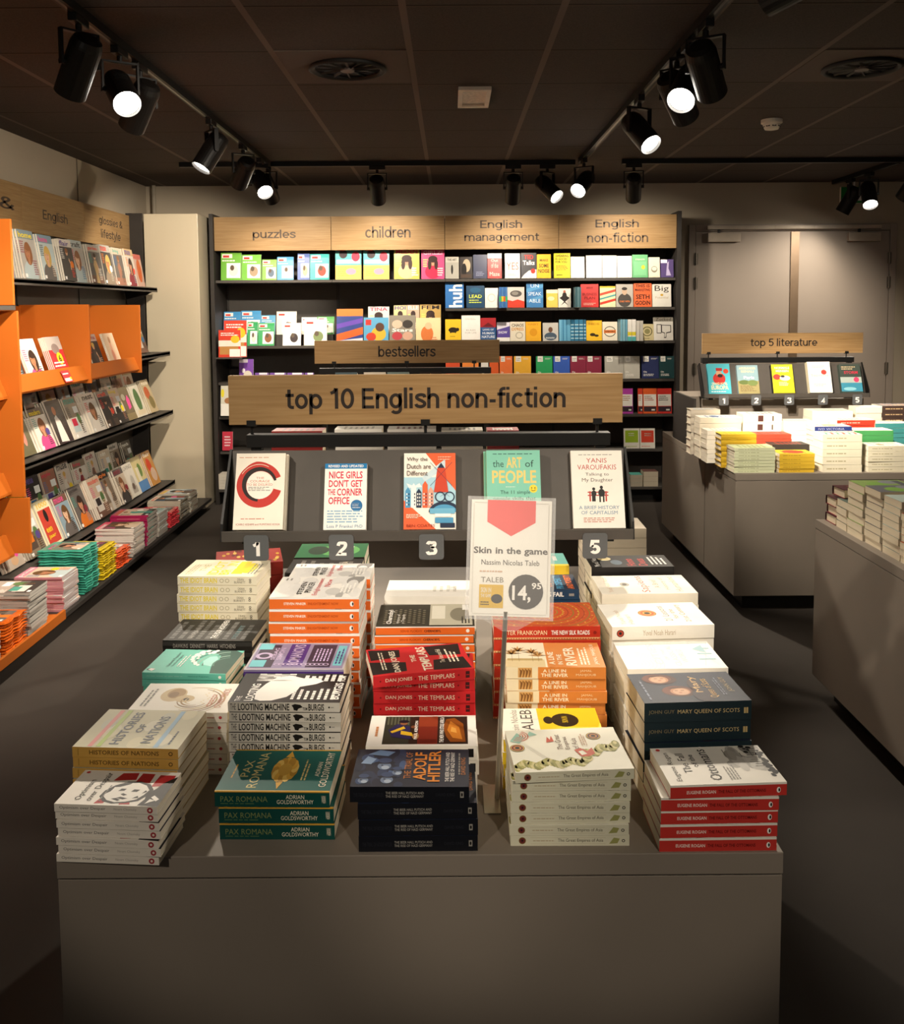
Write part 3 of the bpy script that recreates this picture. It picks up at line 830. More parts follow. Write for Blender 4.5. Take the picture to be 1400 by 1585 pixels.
def f_men(A):
    A.rect(.06, .08, .96, .86, CL('#2e2119')); A.rect(.06, .62, .96, .86, CL('#34382d')); A.rect(.06, .36, .96, .54, CL('#7a2a1c')); A.rect(.62, .36, .96, .54, CL('#8f3a22'))
    for i in range(7): A.rect(.68, .63+.032*i, .94, .645+.032*i, CL('#5c5f4c'))
    for i in range(4): A.rect(.1+.03*i, .37, .115+.03*i, .53, CL('#5a1c14'))
    A.poly([(.12, .1), (.7, .12), (.9, .2), (.86, .28), (.6, .31), (.3, .28), (.12, .24)], CL('#8a4a18')); A.poly([(.2, .13), (.6, .16), (.8, .24), (.5, .27), (.25, .22)], CL('#c77a2c')); A.poly([(.4, .18), (.55, .19), (.6, .23), (.45, .24)], CL('#e0a04a'))
    A.poly([(.2, .6), (.62, .62), (.7, .74), (.5, .82), (.28, .78)], CL('#2a2a52')); A.poly([(.3, .58), (.42, .6), (.48, .7), (.36, .7)], CL('#e0b42c')); A.poly([(.55, .66), (.62, .68), (.45, .8), (.4, .78)], CL('#d8b02c')); A.ell(.72, .68, .06, .035, CL('#8a5a3a')); A.ell(.78, .68, .05, .05, CL('#1c1a24')); A.ell(.3, .56, .1, .03, CL('#a87a4a')); A.ell(.6, .58, .05, .03, CL('#7a4a30'))
    A.text('PAUL KENYON', .2, .545, .8, .575, WH, 1); A.text('THE MEN WHO STOLE AFRICA', .1, .3, .92, .34, WH, 1); A.lines(.3, .9, .7, .95, 1, CL('#c98a5a'))
def s_men(A): A.rect(.92, .2, .97, .8, BK); A.text('THE MEN WHO STOLE AFRICA', .1, .3, .7, .7, BK)
MEN = dict(fc='#f2eee6', sc='#efeae0', bc='#efeae0', front=f_men, spine=s_men, look='white bordered paperback with a parade painting')

def f_tem(A):
    for q in (((.04, 1), (.5, 1), (.42, .64), (.1, .66)), ((.56, .98), (.96, .98), (.9, .66), (.62, .68)), ((.06, .4), (.42, .36), (.46, .05), (.04, .02)), ((.6, .38), (.94, .4), (.97, .03), (.55, .06))):
        A.poly(q, CL('#24201f'))
    A.text('DAN JONES', .08, .7, .86, .78, CREAM, 1); A.text('THE', .4, .53, .66, .58, CREAM, 1); A.text('TEMPLARS', .06, .4, .95, .495, CREAM, 1); A.lines(.2, .84, .9, .9, 2, CREAM); A.text('The Rise and Fall', .3, .25, .8, .3, CREAM); A.lines(.3, .1, .8, .22, 3, CREAM)
def s_tem(A):
    A.text('DAN JONES', .12, .3, .38, .7, CREAM); A.text('THE TEMPLARS', .44, .3, .8, .7, CREAM)
    for u in (.07, .41, .84): A.circ(u, .5, .009, CL('#7a1618'))
    A.rect(.91, .2, .95, .8, CL('#3b1516')); A.rect(.915, .45, .945, .5, RED)
TEM = dict(fc='#cf2a2e', sc='#c3262b', bc='#c3262b', front=f_tem, spine=s_tem, look='red paperback with black cross quarters')

def f_cher(A):
    for i in range(7):
        for j in range(9): A.ell(.14+.09*i+(.045 if j % 2 else 0), .92-.05*j, .032, .018, CL('#77705f'), 6)
    A.rect(.02, .02, .98, .46, CL('#c3bda9')); A.rect(.3, .3, .9, .44, CL('#e9e4d4')); A.ell(.5, .15, .3, .1, CL('#8c8675')); A.text('Chernobyl', .08, .83, .7, .9, WH, 1); A.text('History of', .1, .76, .5, .8, WH); A.text('a Tragedy', .1, .71, .5, .75, WH); A.lines(.1, .04, .5, .14, 3, BK); A.rect(.7, .05, .95, .12, WH)
def s_cher(A): A.rect(0, 0, 1, .85, CL('#e8702a')); A.text('SERHII PLOKHY', .25, .3, .47, .58, CL('#b84c15'), 1); A.text('CHERNOBYL', .49, .3, .66, .58, BK, 1); A.ell(.93, .45, .018, .22, WH)
CHER = dict(fc='#3d392f', sc='#f3f0ea', bc='#e8702a', front=f_cher, spine=s_cher, page='#f3efe6', look='orange spined paperback with a dark honeycomb photo')

def f_plain(A): A.lines(.3, .2, .7, .5, 4, CL('#cfcabf')); A.text('LIV', .4, .22, .6, .3, GREY)
PLAINW = dict(fc='#f6f2ea', sc='#f3efe6', bc='#f3efe6', front=f_plain, page='#f5f1e8', look='nearly blank white paperback behind the honeycomb one')

def f_emp(A):
    GR = CL('#a9a455'); LG = CL('#d3c98d'); RB = CL('#c8553c'); DL = CL('#86853f')
    path = [(.1, .98), (.2, .9), (.12, .8), (.22, .7), (.13, .6), (.22, .5), (.16, .42), (.28, .34), (.4, .36), (.38, .26), (.5, .2), (.48, .1), (.6, .04)]
    for i in range(len(path)-1):
        for k in range(4):
            t = k/4
            u = path[i][0]*(1-t)+path[i+1][0]*t; v = path[i][1]*(1-t)+path[i+1][1]*t
            A.l -= k > 0
            A.ell(u, v, .085, .036, (GR, LG, DL)[(i*4+k) % 3], 9); A.ell(u+.03, v, .04, .018, (LG, GR)[(i+k) % 2], 8)
    A.poly([(.3, .4), (.46, .44), (.5, .38), (.42, .33), (.5, .28), (.36, .27), (.3, .33)], RB); A.poly([(.33, .39), (.42, .41), (.44, .37), (.36, .34)], CL('#f0eddc'))
    for q in (((.72, .98), (.92, .9), (.8, .84), (.66, .9)), ((.82, .82), (.95, .78), (.86, .72))): A.poly(q, CL('#9cc4b4'))
    for i in range(4): A.ring(.84, .9, .03+.03*i, .04+.03*i, RB, 150, 330, 10)
    A.poly([(.66, .66), (.8, .64), (.72, .62), (.82, .6), (.68, .59)], RB)
    for u, v, c in ((.55, .93, '#7a2a2a'), (.78, .22, '#4a2a3a')):
        A.circ(u, v, .085, CL('#8a6a2c')); A.circ(u, v, .076, CL('#d8b45a')); A.circ(u, v, .068, CL(c)); A.circ(u, v, .045, CL('#c8863a')); A.circ(u, v, .028, BK)
    A.text('The Great', .48, .53, .84, .58, CL('#6a4a3a')); A.text('Empires', .48, .46, .78, .51, CL('#6a4a3a')); A.text('of Asia', .48, .39, .74, .44, CL('#6a4a3a')); A.lines(.56, .3, .84, .36, 3, CL('#c9a58a'))
def s_emp(A):
    A.circ(.1, .5, .03, CL('#7a5a2c')); A.circ(.1, .5, .022, CL('#6a2a2c')); A.circ(.1, .5, .008, BK); A.rect(.17, .2, .8, .22, CL('#b9a98a')); A.rect(.17, .78, .8, .8, CL('#b9a98a'))
    A.text('The Great Empires of Asia', .4, .3, .78, .7, CL('#5a5440')); A.lines(.19, .4, .37, .6, 1, CL('#b9a98a')); A.poly([(.83, .2), (.9, .25), (.92, .7), (.87, .8)], CL('#9a9a5c')); A.ring(.95, .5, .008, .014, BK, n=14)
EMP = dict(fc='#f0eddc', sc='#d9d6be', bc='#d9d6be', front=f_emp, st=1.2e-5, spine=s_emp, look='cream paperback with a winding green dragon and eyes')

def f_tal(A):
    A.rect(0, .0, 1, .62, CL('#eccb2c')); A.rect(0, .62, .04, 1, WH); A.text('TALEB', .1, .68, .95, .8, CL('#4b4640')); A.text('Nassim Nicholas', .1, .83, .95, .9, CL('#8d867a')); A.ell(.6, .35, .22, .14, CL('#2b2419')); A.ell(.6, .52, .12, .05, CL('#2b2419')); A.text('SKIN IN', .52, .32, .72, .38, CL('#eccb2c')); A.line((.65, .35), (.62, .9), .003, CL('#4b4640'))
TAL = dict(fc='#f4efe2', sc='#eccb2c', bc='#f4efe2', front=f_tal, look='white and yellow paperback with a hanging pot')

def f_riv(A):
    OR = CL('#d98a4a'); BR = CL('#7a5228'); TN = CL('#c99a5c')
    A.rect(0, 0, 1, .58, OR); A.rect(0, .6, .3, 1, CL('#dcc79c')); A.rect(.26, .62, .34, .98, CL('#b9a06a'))
    for cx, cy in ((.55, .72), (.62, .86), (.42, .66), (.5, .93)):
        A.line((.22, cy), (cx, cy), .004, BR)
        for i in range(9):
            a = R(-80+20*i); q = (cx+.24*math.cos(a)*(.8 if i % 2 else 1), cy+.11*math.sin(a))
            mid = ((cx+q[0])/2+.03, (cy+q[1])/2)
            A.l -= i > 0
            A.poly([(cx, cy-.006), (mid[0], mid[1]-.008), q, (mid[0], mid[1]+.012), (cx, cy+.006)], (BR, TN, CL('#9a7038'))[i % 3])
    A.text('A LINE', .1, .5, .6, .56, CREAM, 1); A.text('IN THE', .1, .42, .5, .47, CREAM, 1); A.text('RIVER', .06, .28, .8, .39, CREAM, 1); A.lines(.1, .14, .8, .25, 3, CREAM); A.text('JAMAL MAHJOUB', .1, .05, .92, .1, CREAM)
def s_riv(A):
    A.rect(.32, 0, 1, 1, CL('#d0803c')); A.rect(.12, .1, .26, .95, CL('#c99a5c')); [A.poly([(.135+.03*k, .12), (.14+.03*k, .6), (.13+.03*k, .9), (.155+.03*k, .7), (.165+.03*k, .92), (.16+.03*k, .5), (.145+.03*k, .12)], CL(('#7a5028', '#8a5c2c')[k % 2])) for k in range(4)]
    A.text('A LINE IN', .37, .55, .6, .82, CREAM, 1); A.text('THE RIVER', .35, .16, .62, .46, CREAM, 1); A.text('JAMAL', .74, .55, .86, .78, CL('#f0d8b0')); A.text('MAHJOUB', .7, .2, .9, .44, CL('#f0d8b0'))
RIV = dict(fc='#ece2c8', sc='#e3d6b6', bc='#d98a4a', front=f_riv, spine=s_riv, look='cream and orange paperback with palm photo')

def f_silk(A):
    for i in range(12): A.ring(.6, .5, .05+.075*i, .062+.075*i, CL(('#c99a2c', '#a03a24', '#7f8a3a')[i % 3]), n=40)
    for i in range(28):
        for j in range(8):
            A.l -= 1
            A.circ(.6+(.1+.1*j)*math.cos(i*.2244+j*.11), .5+(.1+.1*j)*.69*math.sin(i*.2244+j*.11), .008+.0012*j, CL(('#e8c25a', '#d8863a')[j % 2]), 6)
    A.l += 2
    A.ell(.6, .5, .05, .035, CL('#6a8a4a'))
def s_silk(A):
    A.rect(0, 0, 1, .14, CL('#d8b07a'))
    for i in range(40): A.rect(.01+.025*i, .02, .02+.025*i, .1, CL('#b8321f'))
    A.text('PETER FRANKOPAN', .08, .35, .5, .7, CL('#f2d9b0')); A.text('THE NEW SILK ROADS', .54, .35, .9, .7, WH, 1); A.circ(.95, .52, .016, CL('#8a1f16'))
SILK = dict(fc='#c9552c', sc='#b8321f', bc='#b8321f', front=f_silk, st=1.2e-5, spine=s_silk, look='orange red paperback with a golden dotted dome')

def f_fail(A): A.text('WHY', .2, .66, .8, .8, CL('#4a9ac4'), 1); A.text('NATIONS', .05, .48, .95, .62, CL('#e8702a'), 1); A.text('FAIL', .2, .3, .8, .45, CL('#e8702a'), 1); A.text('PROSPERITY', .05, .17, .95, .26, CL('#4a9ac4'), 1); A.text('AND POVERTY', .05, .05, .95, .13, CL('#e8702a'), 1)
def s_fail(A): A.text('WHY NATIONS FAIL', .2, .3, .82, .75, WH, 1); A.rect(.88, .35, .94, .6, GREY)
FAIL = dict(fc='#16293f', sc='#1f3a56', bc='#1f3a56', front=f_fail, spine=s_fail, look='navy paperback with blue and orange block letters')

def f_teal(A): A.rect(0, 0, .12, 1, CL('#f0cf3a')); A.lines(.4, .1, .8, .5, 3, WH)
TEAL = dict(fc='#6fc0b4', sc='#f0cf3a', bc='#6fc0b4', front=f_teal, look='teal paperback with a yellow edge under the rack')

def f_fall(A):
    rg = random.Random(5)
    for i in range(22):
        k = rg.randint(150, 215)
        A.ell(rg.uniform(.4, .95), rg.uniform(.04, .34), rg.uniform(.08, .2), rg.uniform(.03, .07), CL('#%02x%02x%02x' % (k, k-4, k-12)), 10)
    A.ell(.74, .3, .14, .07, CL('#9a948a'), 16, 0, 180); A.ell(.74, .3, .15, .03, CL('#a59f95'))
    for u, v, hh in ((.9, .36, .2), (.86, .12, .16), (.8, .22, .12)): A.rect(u-hh, v-.004, u, v+.004, CL('#6f6a62'))
    for i in range(26):
        u = .97-.032*i; r_ = rg.uniform(.02, .05)
        A.l -= 1
        A.ell(u, .02+.05*rg.random()+.14*(u > .8)*rg.random(), r_, r_*.7, BK, 7)
    A.l += 2
    for i in range(9): A.rect(.9-.06*i, .06, .908-.06*i, .13+.06*rg.random(), BK)
    A.text('Eugene Rogan', .1, .86, .85, .92, CL('#5a5650')); A.text('The Fall', .3, .74, .82, .81, BK); A.text('of the', .45, .66, .78, .71, BK); A.text('Ottomans', .1, .52, .92, .62, BK); A.lines(.1, .36, .5, .46, 4, GREY); A.circ(.93, .94, .03, CL('#c3362f'))
def s_fall(A): A.rect(0, 0, 1, .84, CL('#c3362f')); A.text('EUGENE ROGAN', .14, .3, .39, .55, CL('#f2d9d0'), 1); A.text('THE FALL OF THE OTTOMANS', .41, .3, .82, .55, CL('#6a1512'), 1); A.ell(.93, .42, .017, .22, WH); A.ell(.935, .42, .008, .14, BK)
FALL = dict(fc='#ece7dc', sc='#ece7dc', bc='#c3362f', front=f_fall, st=1.5e-5, spine=s_fall, look='white paperback with red spine and misty skyline')

def f_mary(A):
    for u, v, d in ((.36, .6, 1), (.78, .72, -1)):
        A.ell(u, v, .18, .17, CL('#43201a')); A.ell(u+.02, v+.02, .16, .14, CL('#6b3322')); A.ell(u-.01, v-.005*d, .125, .095, CL('#c08a68')); A.ell(u-.02, v-.01*d, .1, .075, CL('#d6a988')); A.ell(u+.02, v+.03, .014, .02, CL('#a5765a'), 8); A.ell(u+.02, v-.03, .014, .02, CL('#a5765a'), 8); A.ell(u-.05, v, .012, .018, CL('#b06a58'), 8); A.poly([(u+.1, v-.1), (u+.16, v-.02), (u+.12, v+.1), (u+.08, v+.06), (u+.1, v)], CL('#4a2218'))
    A.ell(.2, .4, .2, .1, CL('#2f2433')); A.ell(.55, .42, .2, .06, CL('#3a2a30')); A.text('Mary', .3, .36, .85, .45, CL('#e0b878')); A.text('Queen of Scots', .12, .26, .75, .35, CL('#e0b878')); A.text('JOHN GUY', .3, .08, .8, .14, CL('#c9b48c')); A.lines(.1, .9, .9, .94, 1, CL('#8d93a4')); A.lines(.2, .17, .8, .22, 2, CL('#8d93a4'))
def s_mary(A): A.text('JOHN GUY', .04, .38, .28, .62, CL('#8d7f5f')); A.text('MARY QUEEN OF SCOTS', .31, .38, .89, .62, CL('#d8c08a')); A.rect(.93, .35, .97, .65, CL('#c9b07a')); A.rect(.948, .35, .952, .65, BK)
MARY = dict(fc='#222c40', sc='#1b2c33', bc='#1b2c33', front=f_mary, spine=s_mary, look='dark navy paperback with two portrait faces')

def f_city(A):
    P = CL('#d8d5d8'); B2 = CL('#9fc0c9')
    for i in range(8): A.ring(.2, .9, .05+.05*i, .06+.05*i, P, 180, 360, 14)
    A.text('CITIES', .15, .6, .9, .68, P); A.text('OF THE', .3, .52, .7, .56, P); A.text('CLASSICAL', .1, .43, .85, .49, P); A.text('WORLD', .2, .34, .7, .4, P)
    A.poly([(.55, .1), (.7, .22), (.85, .1)], B2); A.rect(.3, .05, .34, .22, B2); A.rect(.5, .05, .54, .2, B2); A.rect(.7, .04, .74, .18, B2); A.line((.1, .2), (.95, .02), .004, B2); A.line((.1, .06), (.95, .22), .004, B2)
CITY = dict(fc='#f5f2ec', sc='#f2eee6', bc='#f2eee6', front=f_city, page='#efe7d6', look='white paperback with pale blue temple drawing')

def eye(A, u, v, r):
    A.circ(u, v, r*1.5, CL('#3a2a1c')); A.circ(u, v, r*1.42, CL('#d8862c')); A.circ(u, v, r*1.1, CL('#c8561c')); A.circ(u, v, r*.75, CL('#e8a83c')); A.circ(u, v, r*.5, BK)
def f_less(A):
    eye(A, .55, .56, .09); A.text('21 Lessons', .2, .36, .85, .43, CL('#8d7f6a')); A.text('for the', .3, .28, .7, .33, CL('#c98a5a')); A.text('21st Century', .15, .17, .9, .24, CL('#c98a5a')); A.text('Yuval Noah', .1, .84, .7, .89, CL('#d8c0a8')); A.text('Harari', .1, .76, .5, .81, CL('#d8c0a8'))
def s_less(A): A.circ(.08, .5, .036, CL('#3a2420')); A.circ(.08, .5, .03, CL('#a8402c')); A.circ(.08, .5, .014, BK); A.text('Yuval Noah Harari', .3, .3, .62, .7, CL('#b9a58a'))
LESS = dict(fc='#f5f1e8', sc='#f2ede2', bc='#f2ede2', front=f_less, spine=s_less, page='#efe6d2', look='white paperback with one amber eye')

def f_sap(A):
    A.text('Sapiens', .08, .45, .95, .56, CL('#c0544a')); A.text('A Brief', .3, .34, .75, .4, CL('#c9a58a')); A.text('History of', .2, .24, .85, .3, CL('#c9a58a')); A.text('Humankind', .1, .13, .9, .2, CL('#c9a58a')); A.text('Yuval Noah Harari', .1, .86, .9, .91, CL('#d8b8a0')); A.ell(.5, .7, .1, .05, CL('#a9a49a')); A.ell(.5, .7, .05, .025, CL('#6a655c'))
SAP = dict(fc='#f1ebdd', sc='#efe8d8', bc='#efe8d8', front=f_sap, page='#efe6d2', look='cream paperback with a red title and thumbprint')

def f_homo(A):
    A.text('Homo', .1, .44, .7, .55, CL('#b8322c'), 1); A.text('Deus', .1, .3, .7, .41, CL('#b8322c'), 1); A.circ(.72, .78, .16, CL('#e8d8a8')); A.circ(.72, .78, .1, CL('#d8c48a')); A.ell(.4, .66, .2, .07, CL('#5a6a78')); A.lines(.2, .05, .9, .26, 4, WH); A.text('Yuval Noah', .05, .88, .9, .95, WH, 1)
HOMO = dict(fc='#24211f', sc='#1f1c1b', bc='#1f1c1b', front=f_homo, page='#efe6d2', look='black paperback with a red title and cream disc')

def f_redp(A):
    for i in range(30): A.ell(rnd.random()*.9+.05, rnd.random()*.9+.05, .08, .03, CL(('#c9982c', '#e0b85a', '#6a1a16')[i % 3]), 7)
REDP = dict(fc='#9c2a22', sc='#9c2a22', bc='#9c2a22', front=f_redp, look='dark red and gold patterned paperback under the rack')
def f_grn(A):
    A.ell(.5, .4, .4, .3, CL('#6fbf6a')); A.ell(.5, .7, .3, .15, CL('#24402c')); A.text('THE', .2, .2, .8, .4, WH)
GRN = dict(fc='#2f7a4a', sc='#2b2826', bc='#2b2826', front=f_grn, look='green and black paperback under the rack')
PLP = dict(fc='#b9ae9c', sc='#a99f8e', bc='#a99f8e', look='plain greyish paperback at the far aisle corner of the front table')

# ------------------------------------------------------------------ tables
def table(x0, x1, y0, y1, label, shade=LAM):
    t = thing('display_table', label, 'display table', 'grey laminate display tables', T((x0+x1)/2, (y0+y1)/2, 0))
    a, c = (x1-x0)/2, (y1-y0)/2
    b = MB(); b.box(-a, a, -c, c, ZT-.038, ZT, shade); b.build('table_top', t, bevel=.0015)
    b = MB()
    b.box(-a+.001, a-.001, -c+.001, c-.001, .09, ZT-.0405, shade)
    b.build('body', t, bevel=.001)
    b = MB(); b.box(-a+.003, a-.003, -c+.003, c-.003, ZT-.0415, ZT-.0375, BLACK); b.build('shadow_gap_trim', t)
    for sx in (-1, 1):
        for yy in (-c+.6, ):
            b = MB(); b.box(sx*a-.0015, sx*a+.0004, yy-.0012, yy+.0012, .09, ZT-.041, M('#5d554c', .8)); b.build('panel_joint_trim', t)
    b = MB(); b.box(-a+.07, a-.07, -c+.07, c-.07, 0, .09, BLACK); b.build('plinth', t)
    return t
table(-.669, .5535, 1.478, 3.2, 'grey display table in front, under the top ten rack')
table(1.556, 2.776, 4.985, 6.73, 'grey display table under the top 5 literature rack by the door')
table(1.565, 2.785, 2.0, 3.9, 'grey display table nearest the viewer along the aisle side, holding tall page blocks')
table(-.87, .35, 4.2, 5.92, 'grey display table mostly hidden behind the front table, under the bestsellers rack')

# front table, column by column
stack(OPT, (83, 1242), (248.6, 1247), 1.52, W=.112, Tg=.0127, ang=-4, N=7, jit=.003)
stack(HIST, (108.6, 1155), (278, 1158), 1.64, W=.155, Tg=.0185, ang=-4)
stack(OCT, (192, 1102), (352, 1102), 1.81, W=.14, Tg=.0198, ang=-2)
stack(WAVE, (217, 1040), (351, 1043), 1.97, W=.135, Tg=.0148, ang=-4)
stack(FOUR, (250, 990), (391, 991), 2.13, W=.145, Tg=.026, ang=-3)
stack(IDIOT, (273, 891), (398, 892), 2.29, W=.15, Tg=.0225, ang=-2)
stack(PAX, (330, 1224), (511, 1225), 1.585, W=.15, Tg=.027, ang=-1, low=(.008, 0, -1))
stack(LOOT, (352, 1086), (528, 1087), 1.735, W=.138, Tg=.0207, ang=-1.5)
stack(ROM, (375, 1035), (532, 1036), 1.88, W=.15, Tg=.044, ang=-1)
stack(PINK, (415, 923), (556, 924), 2.04, W=.155, Tg=.0274, ang=-1)
stack(PINK2, (445, 893), (573, 893), 2.21, W=.12, Tg=.0274)
stack(DARKB, (440, 886), (556, 886), 2.36, W=.13, Tg=.03)
stack(HIT, (540, 1216), (727, 1219), 1.547, W=.132, Tg=.0275, ang=-1.5, low=(.0145, 0, 0))
stack(MEN, (567, 1153), (741, 1154), 1.695, W=.128, Tg=.0277, ang=-.5)
stack(TEM, (577, 1040), (738, 1040), 1.835, W=.145, Tg=.0238, low=(-.002, .018, 0), top=(0, 0, 11))
stack(CHER, (580, 969), (735, 969), 2.03, W=.15, Tg=.02)
stack(PLAINW, (594, 922), (737, 922), 2.2, W=.13, Tg=.02, ang=-1)
stack(EMP, (790, 1190), (977, 1190), 1.557, W=.155, Tg=.0192, N=7, top=(.006, -.004, 3.5))
stack(TAL, (779, 1143), (939, 1143), 1.745, W=.135, Tg=.025)
stack(RIV, (784, 1031), (940, 1032), 1.89, W=.138, Tg=.0257, ang=-1)
stack(SILK, (764, 968), (931, 970), 2.035, W=.165, Tg=.03, ang=-.8)
stack(FAIL, (765, 912), (899, 912), 2.22, W=.125, Tg=.025)
stack(TEAL, (770, 875), (881, 875), 2.37, W=.12, Tg=.03)
stack(FALL, (1033, 1212), (1218, 1210), 1.54, W=.13, Tg=.0242, N=5, ang=2.5, low=(-.012, 0, 1), jit=.003)
stack(MARY, (996, 1087), (1166, 1083), 1.695, W=.135, Tg=.038, ang=3)
stack(CITY, (972, 1034), (1130, 1033), 1.86, W=.15, Tg=.03, ang=.5)
stack(LESS, (945, 969), (1107, 966), 2.025, W=.155, Tg=.03, ang=3)
stack(SAP, (931, 919), (1082, 917), 2.2, W=.15, Tg=.03, ang=1.5)
stack(HOMO, (915, 877), (1045, 877), 2.365, W=.11, Tg=.035, ang=1)
stack(REDP, (335, 872), (438, 872), 2.52, W=.15, Tg=.04, ang=14, N=6)
stack(GRN, (455, 862), (565, 862), 2.55, W=.15, Tg=.035)
stack(PLP, (905, 818), (1002, 818), 2.72, W=.14, Tg=.03)
# ------------------------------------------------------------------ signs
def sign(label, x0, x1, z0, z1, y, rows, th=.018, rods=None, rz=0, mw=None, bold=0, ink=None, name='sign_board', fc=None):
    """oak board with dark lettering; rows: (text, centre u, v0, v1)"""
    w, h = x1-x0, z1-z0
    t = thing(name, label, 'sign', None, mw or T((x0+x1)/2, y, z0))
    b = MB(); b.box(-w/2, w/2, 0, th, 0, h, OAK); bd = b.build('board', t, bevel=.001)
    if rows:
        for s, u0, u1, v0, v1 in rows:
            b = MB()
            Art(b, (-w/2, -.0003, 0), (1, 0, 0), (0, 0, 1), w, h).text(s, u0, v0, u1, v1, ink or INK, bold)
            b.build('lettering', bd)
    for rx, r0 in rods or []:
        b = MB(); b.cyl((rx-(x0+x1)/2, th/2, r0-z0), (rx-(x0+x1)/2, th/2, 0), .004, BLACK, n=10); b.box(rx-(x0+x1)/2-.012, rx-(x0+x1)/2+.012, -.002, th+.002, -.004, .012, BLACK); b.build('rod', t)
    return t

# ------------------------------------------------------------------ top-five racks on the tables
TILT = R(20)
def rack(xc, yl, label, W=1.03, z0=1.125, Lp=.21, tier='charcoal book racks standing on the tables'):
    t = thing('book_rack', label, 'book rack', tier, T(xc, yl, 0))
    a = W/2
    ct, st_ = math.cos(TILT), math.sin(TILT)
    yb = .047
    def pp(s, d):            # along the slope, depth behind it
        return (yb+s*st_+d*ct, z0+s*ct-d*st_)
    b = MB(); b.prism([pp(0, .001), pp(Lp, .001), pp(Lp, .016), pp(0, .016)], 'x', -a+.004, a-.004, SHELF); b.build('back_panel', t)
    b = MB(); b.box(-a, a, -.003, .003, z0-.014, z0+.012, SHELF); b.box(-a, a, .003, .05, z0-.014, z0-.004, SHELF); b.build('lip_shelf', t, bevel=.0008)
    b = MB(); b.box(-a+.03, a-.03, .165, .205, z0+.198, z0+.232, BLACK); b.build('top_beam', t, bevel=.001)
    for s in (-1, 1):
        b = MB(); b.prism([(-.003, z0-.014), (.06, z0-.014), pp(Lp, .05), pp(Lp+.004, 0), (.003, z0+.03)], 'x', s*a-.003, s*a+.003, BLACK); b.build('end_plate', t)
        b = MB(); b.box(s*(a-.055)-.014, s*(a-.055)+.014, .17, .2, ZT, z0+.2, BLACK); b.box(s*(a-.055)-.014, s*(a-.055)+.014, .04, .18, z0-.03, z0-.016, BLACK); b.build('post', t, bevel=.001)
    return pp
def rack_book(D, x, yl, L, W, Tk, label, pp, copies=1, group=None, z0=1.125, dx=0):
    for i in range(copies):
        k = copies-1-i
        y, z = pp(.001, -.001-Tk*(k)-.001*k)
        up = Vector((0, math.sin(TILT), math.cos(TILT)))
        p = Vector((x+dx*(copies-1-k), yl+y, z))+up*(L/2)
        mw = Matrix.Translation(p) @ Matrix.Rotation(math.pi/2-TILT, 4, 'X')
        lab = label if i == 0 else label.replace(', ', ', second copy, ', 1)
        put_book(D, L, W, Tk, mw, lab, group)
def number_tag(n, x, y, ztop, label, w=.062, h=.058):
    t = thing('number_tag', label, 'number tag', 'number tags under the book racks', T(x, y, ztop))
    pts = []
    r = .008
    for cx_, cz, a0 in ((w/2-r, -h+r, 270), (w/2-r, -r*.2, 0), (-w/2+r, -r*.2, 90), (-w/2+r, -h+r, 180)):
        for i in range(5):
            a = R(a0+22.5*i)
            pts.append((cx_+r*math.cos(a), cz+r*math.sin(a)))
    b = MB(); b.prism(pts[::-1], 'y', -.0015, .0005, TAG); b.build('plate', t)
    b = MB(); A = Art(b, (-w/2, -.0016, -h), (1, 0, 0), (0, 0, 1), w, h); A.text(str(n), .26, .2, .74, .82, WH, 4, ratio=1.25)
    b.build('lettering', t)

YF1 = 2.263
pp1 = rack(-.062, YF1, 'wide charcoal rack on the front table holding five numbered books', 1.03)
def f_cour(A):
    A.lines(.06, .935, .9, .955, 1, CL('#d0926a')); RD = CL('#c2352c')
    A.ring(.5, .58, .27, .47, RD, 22, 345, 56, .2); A.ring(.5, .585, .27, .37, CL('#241c1a'), 15, 265, 48, .5); A.ring(.49, .59, .4, .47, RD, 60, 140, 20, .9); A.ring(.47, .6, .385, .395, CREAM, 60, 150, 20); A.circ(.5, .57, .27, CL('#f6f0e4'))
    A.text('THE', .42, .66, .58, .685, CL('#c86a50')); A.text('COURAGE', .3, .615, .7, .645, CL('#c86a50')); A.text('TO BE DISLIKED', .24, .57, .76, .6, CL('#c86a50')); A.lines(.27, .5, .73, .56, 3, GREY); A.lines(.15, .13, .8, .15, 1, CL('#c86a50')); A.text('ICHIRO KISHIMI and FUMITAKE KOGA', .06, .055, .94, .08, CL('#b0544a'))
COUR = dict(fc='#f4ecdd', sc='#e9e0cc', bc='#e9e0cc', front=f_cour, look='')
def f_nice(A):
    A.rect(0, .92, 1, 1, CL('#1f7ab4')); A.text('REVISED AND UPDATED', .08, .94, .92, .98, WH, 1); PKR = CL('#d4304a')
    A.text('NICE GIRLS', .1, .77, .9, .88, PKR, 1); A.text("DON'T GET", .1, .64, .9, .75, PKR, 1); A.text('THE', .08, .52, .26, .61, PKR, 1); A.text('CORNER', .3, .51, .9, .62, PKR, 1); A.text('OFFICE', .1, .38, .6, .49, PKR, 1); A.circ(.77, .36, .14, CL('#2d6fa4')); A.lines(.67, .32, .87, .4, 4, WH); A.lines(.08, .1, .92, .3, 5, CL('#8ab0cc')); A.text('Lois P Frankel PhD', .08, .03, .92, .075, CL('#4d7fa4'))
NICE = dict(fc='#f6f4ee', sc='#f0ece2', bc='#f0ece2', front=f_nice, look='')
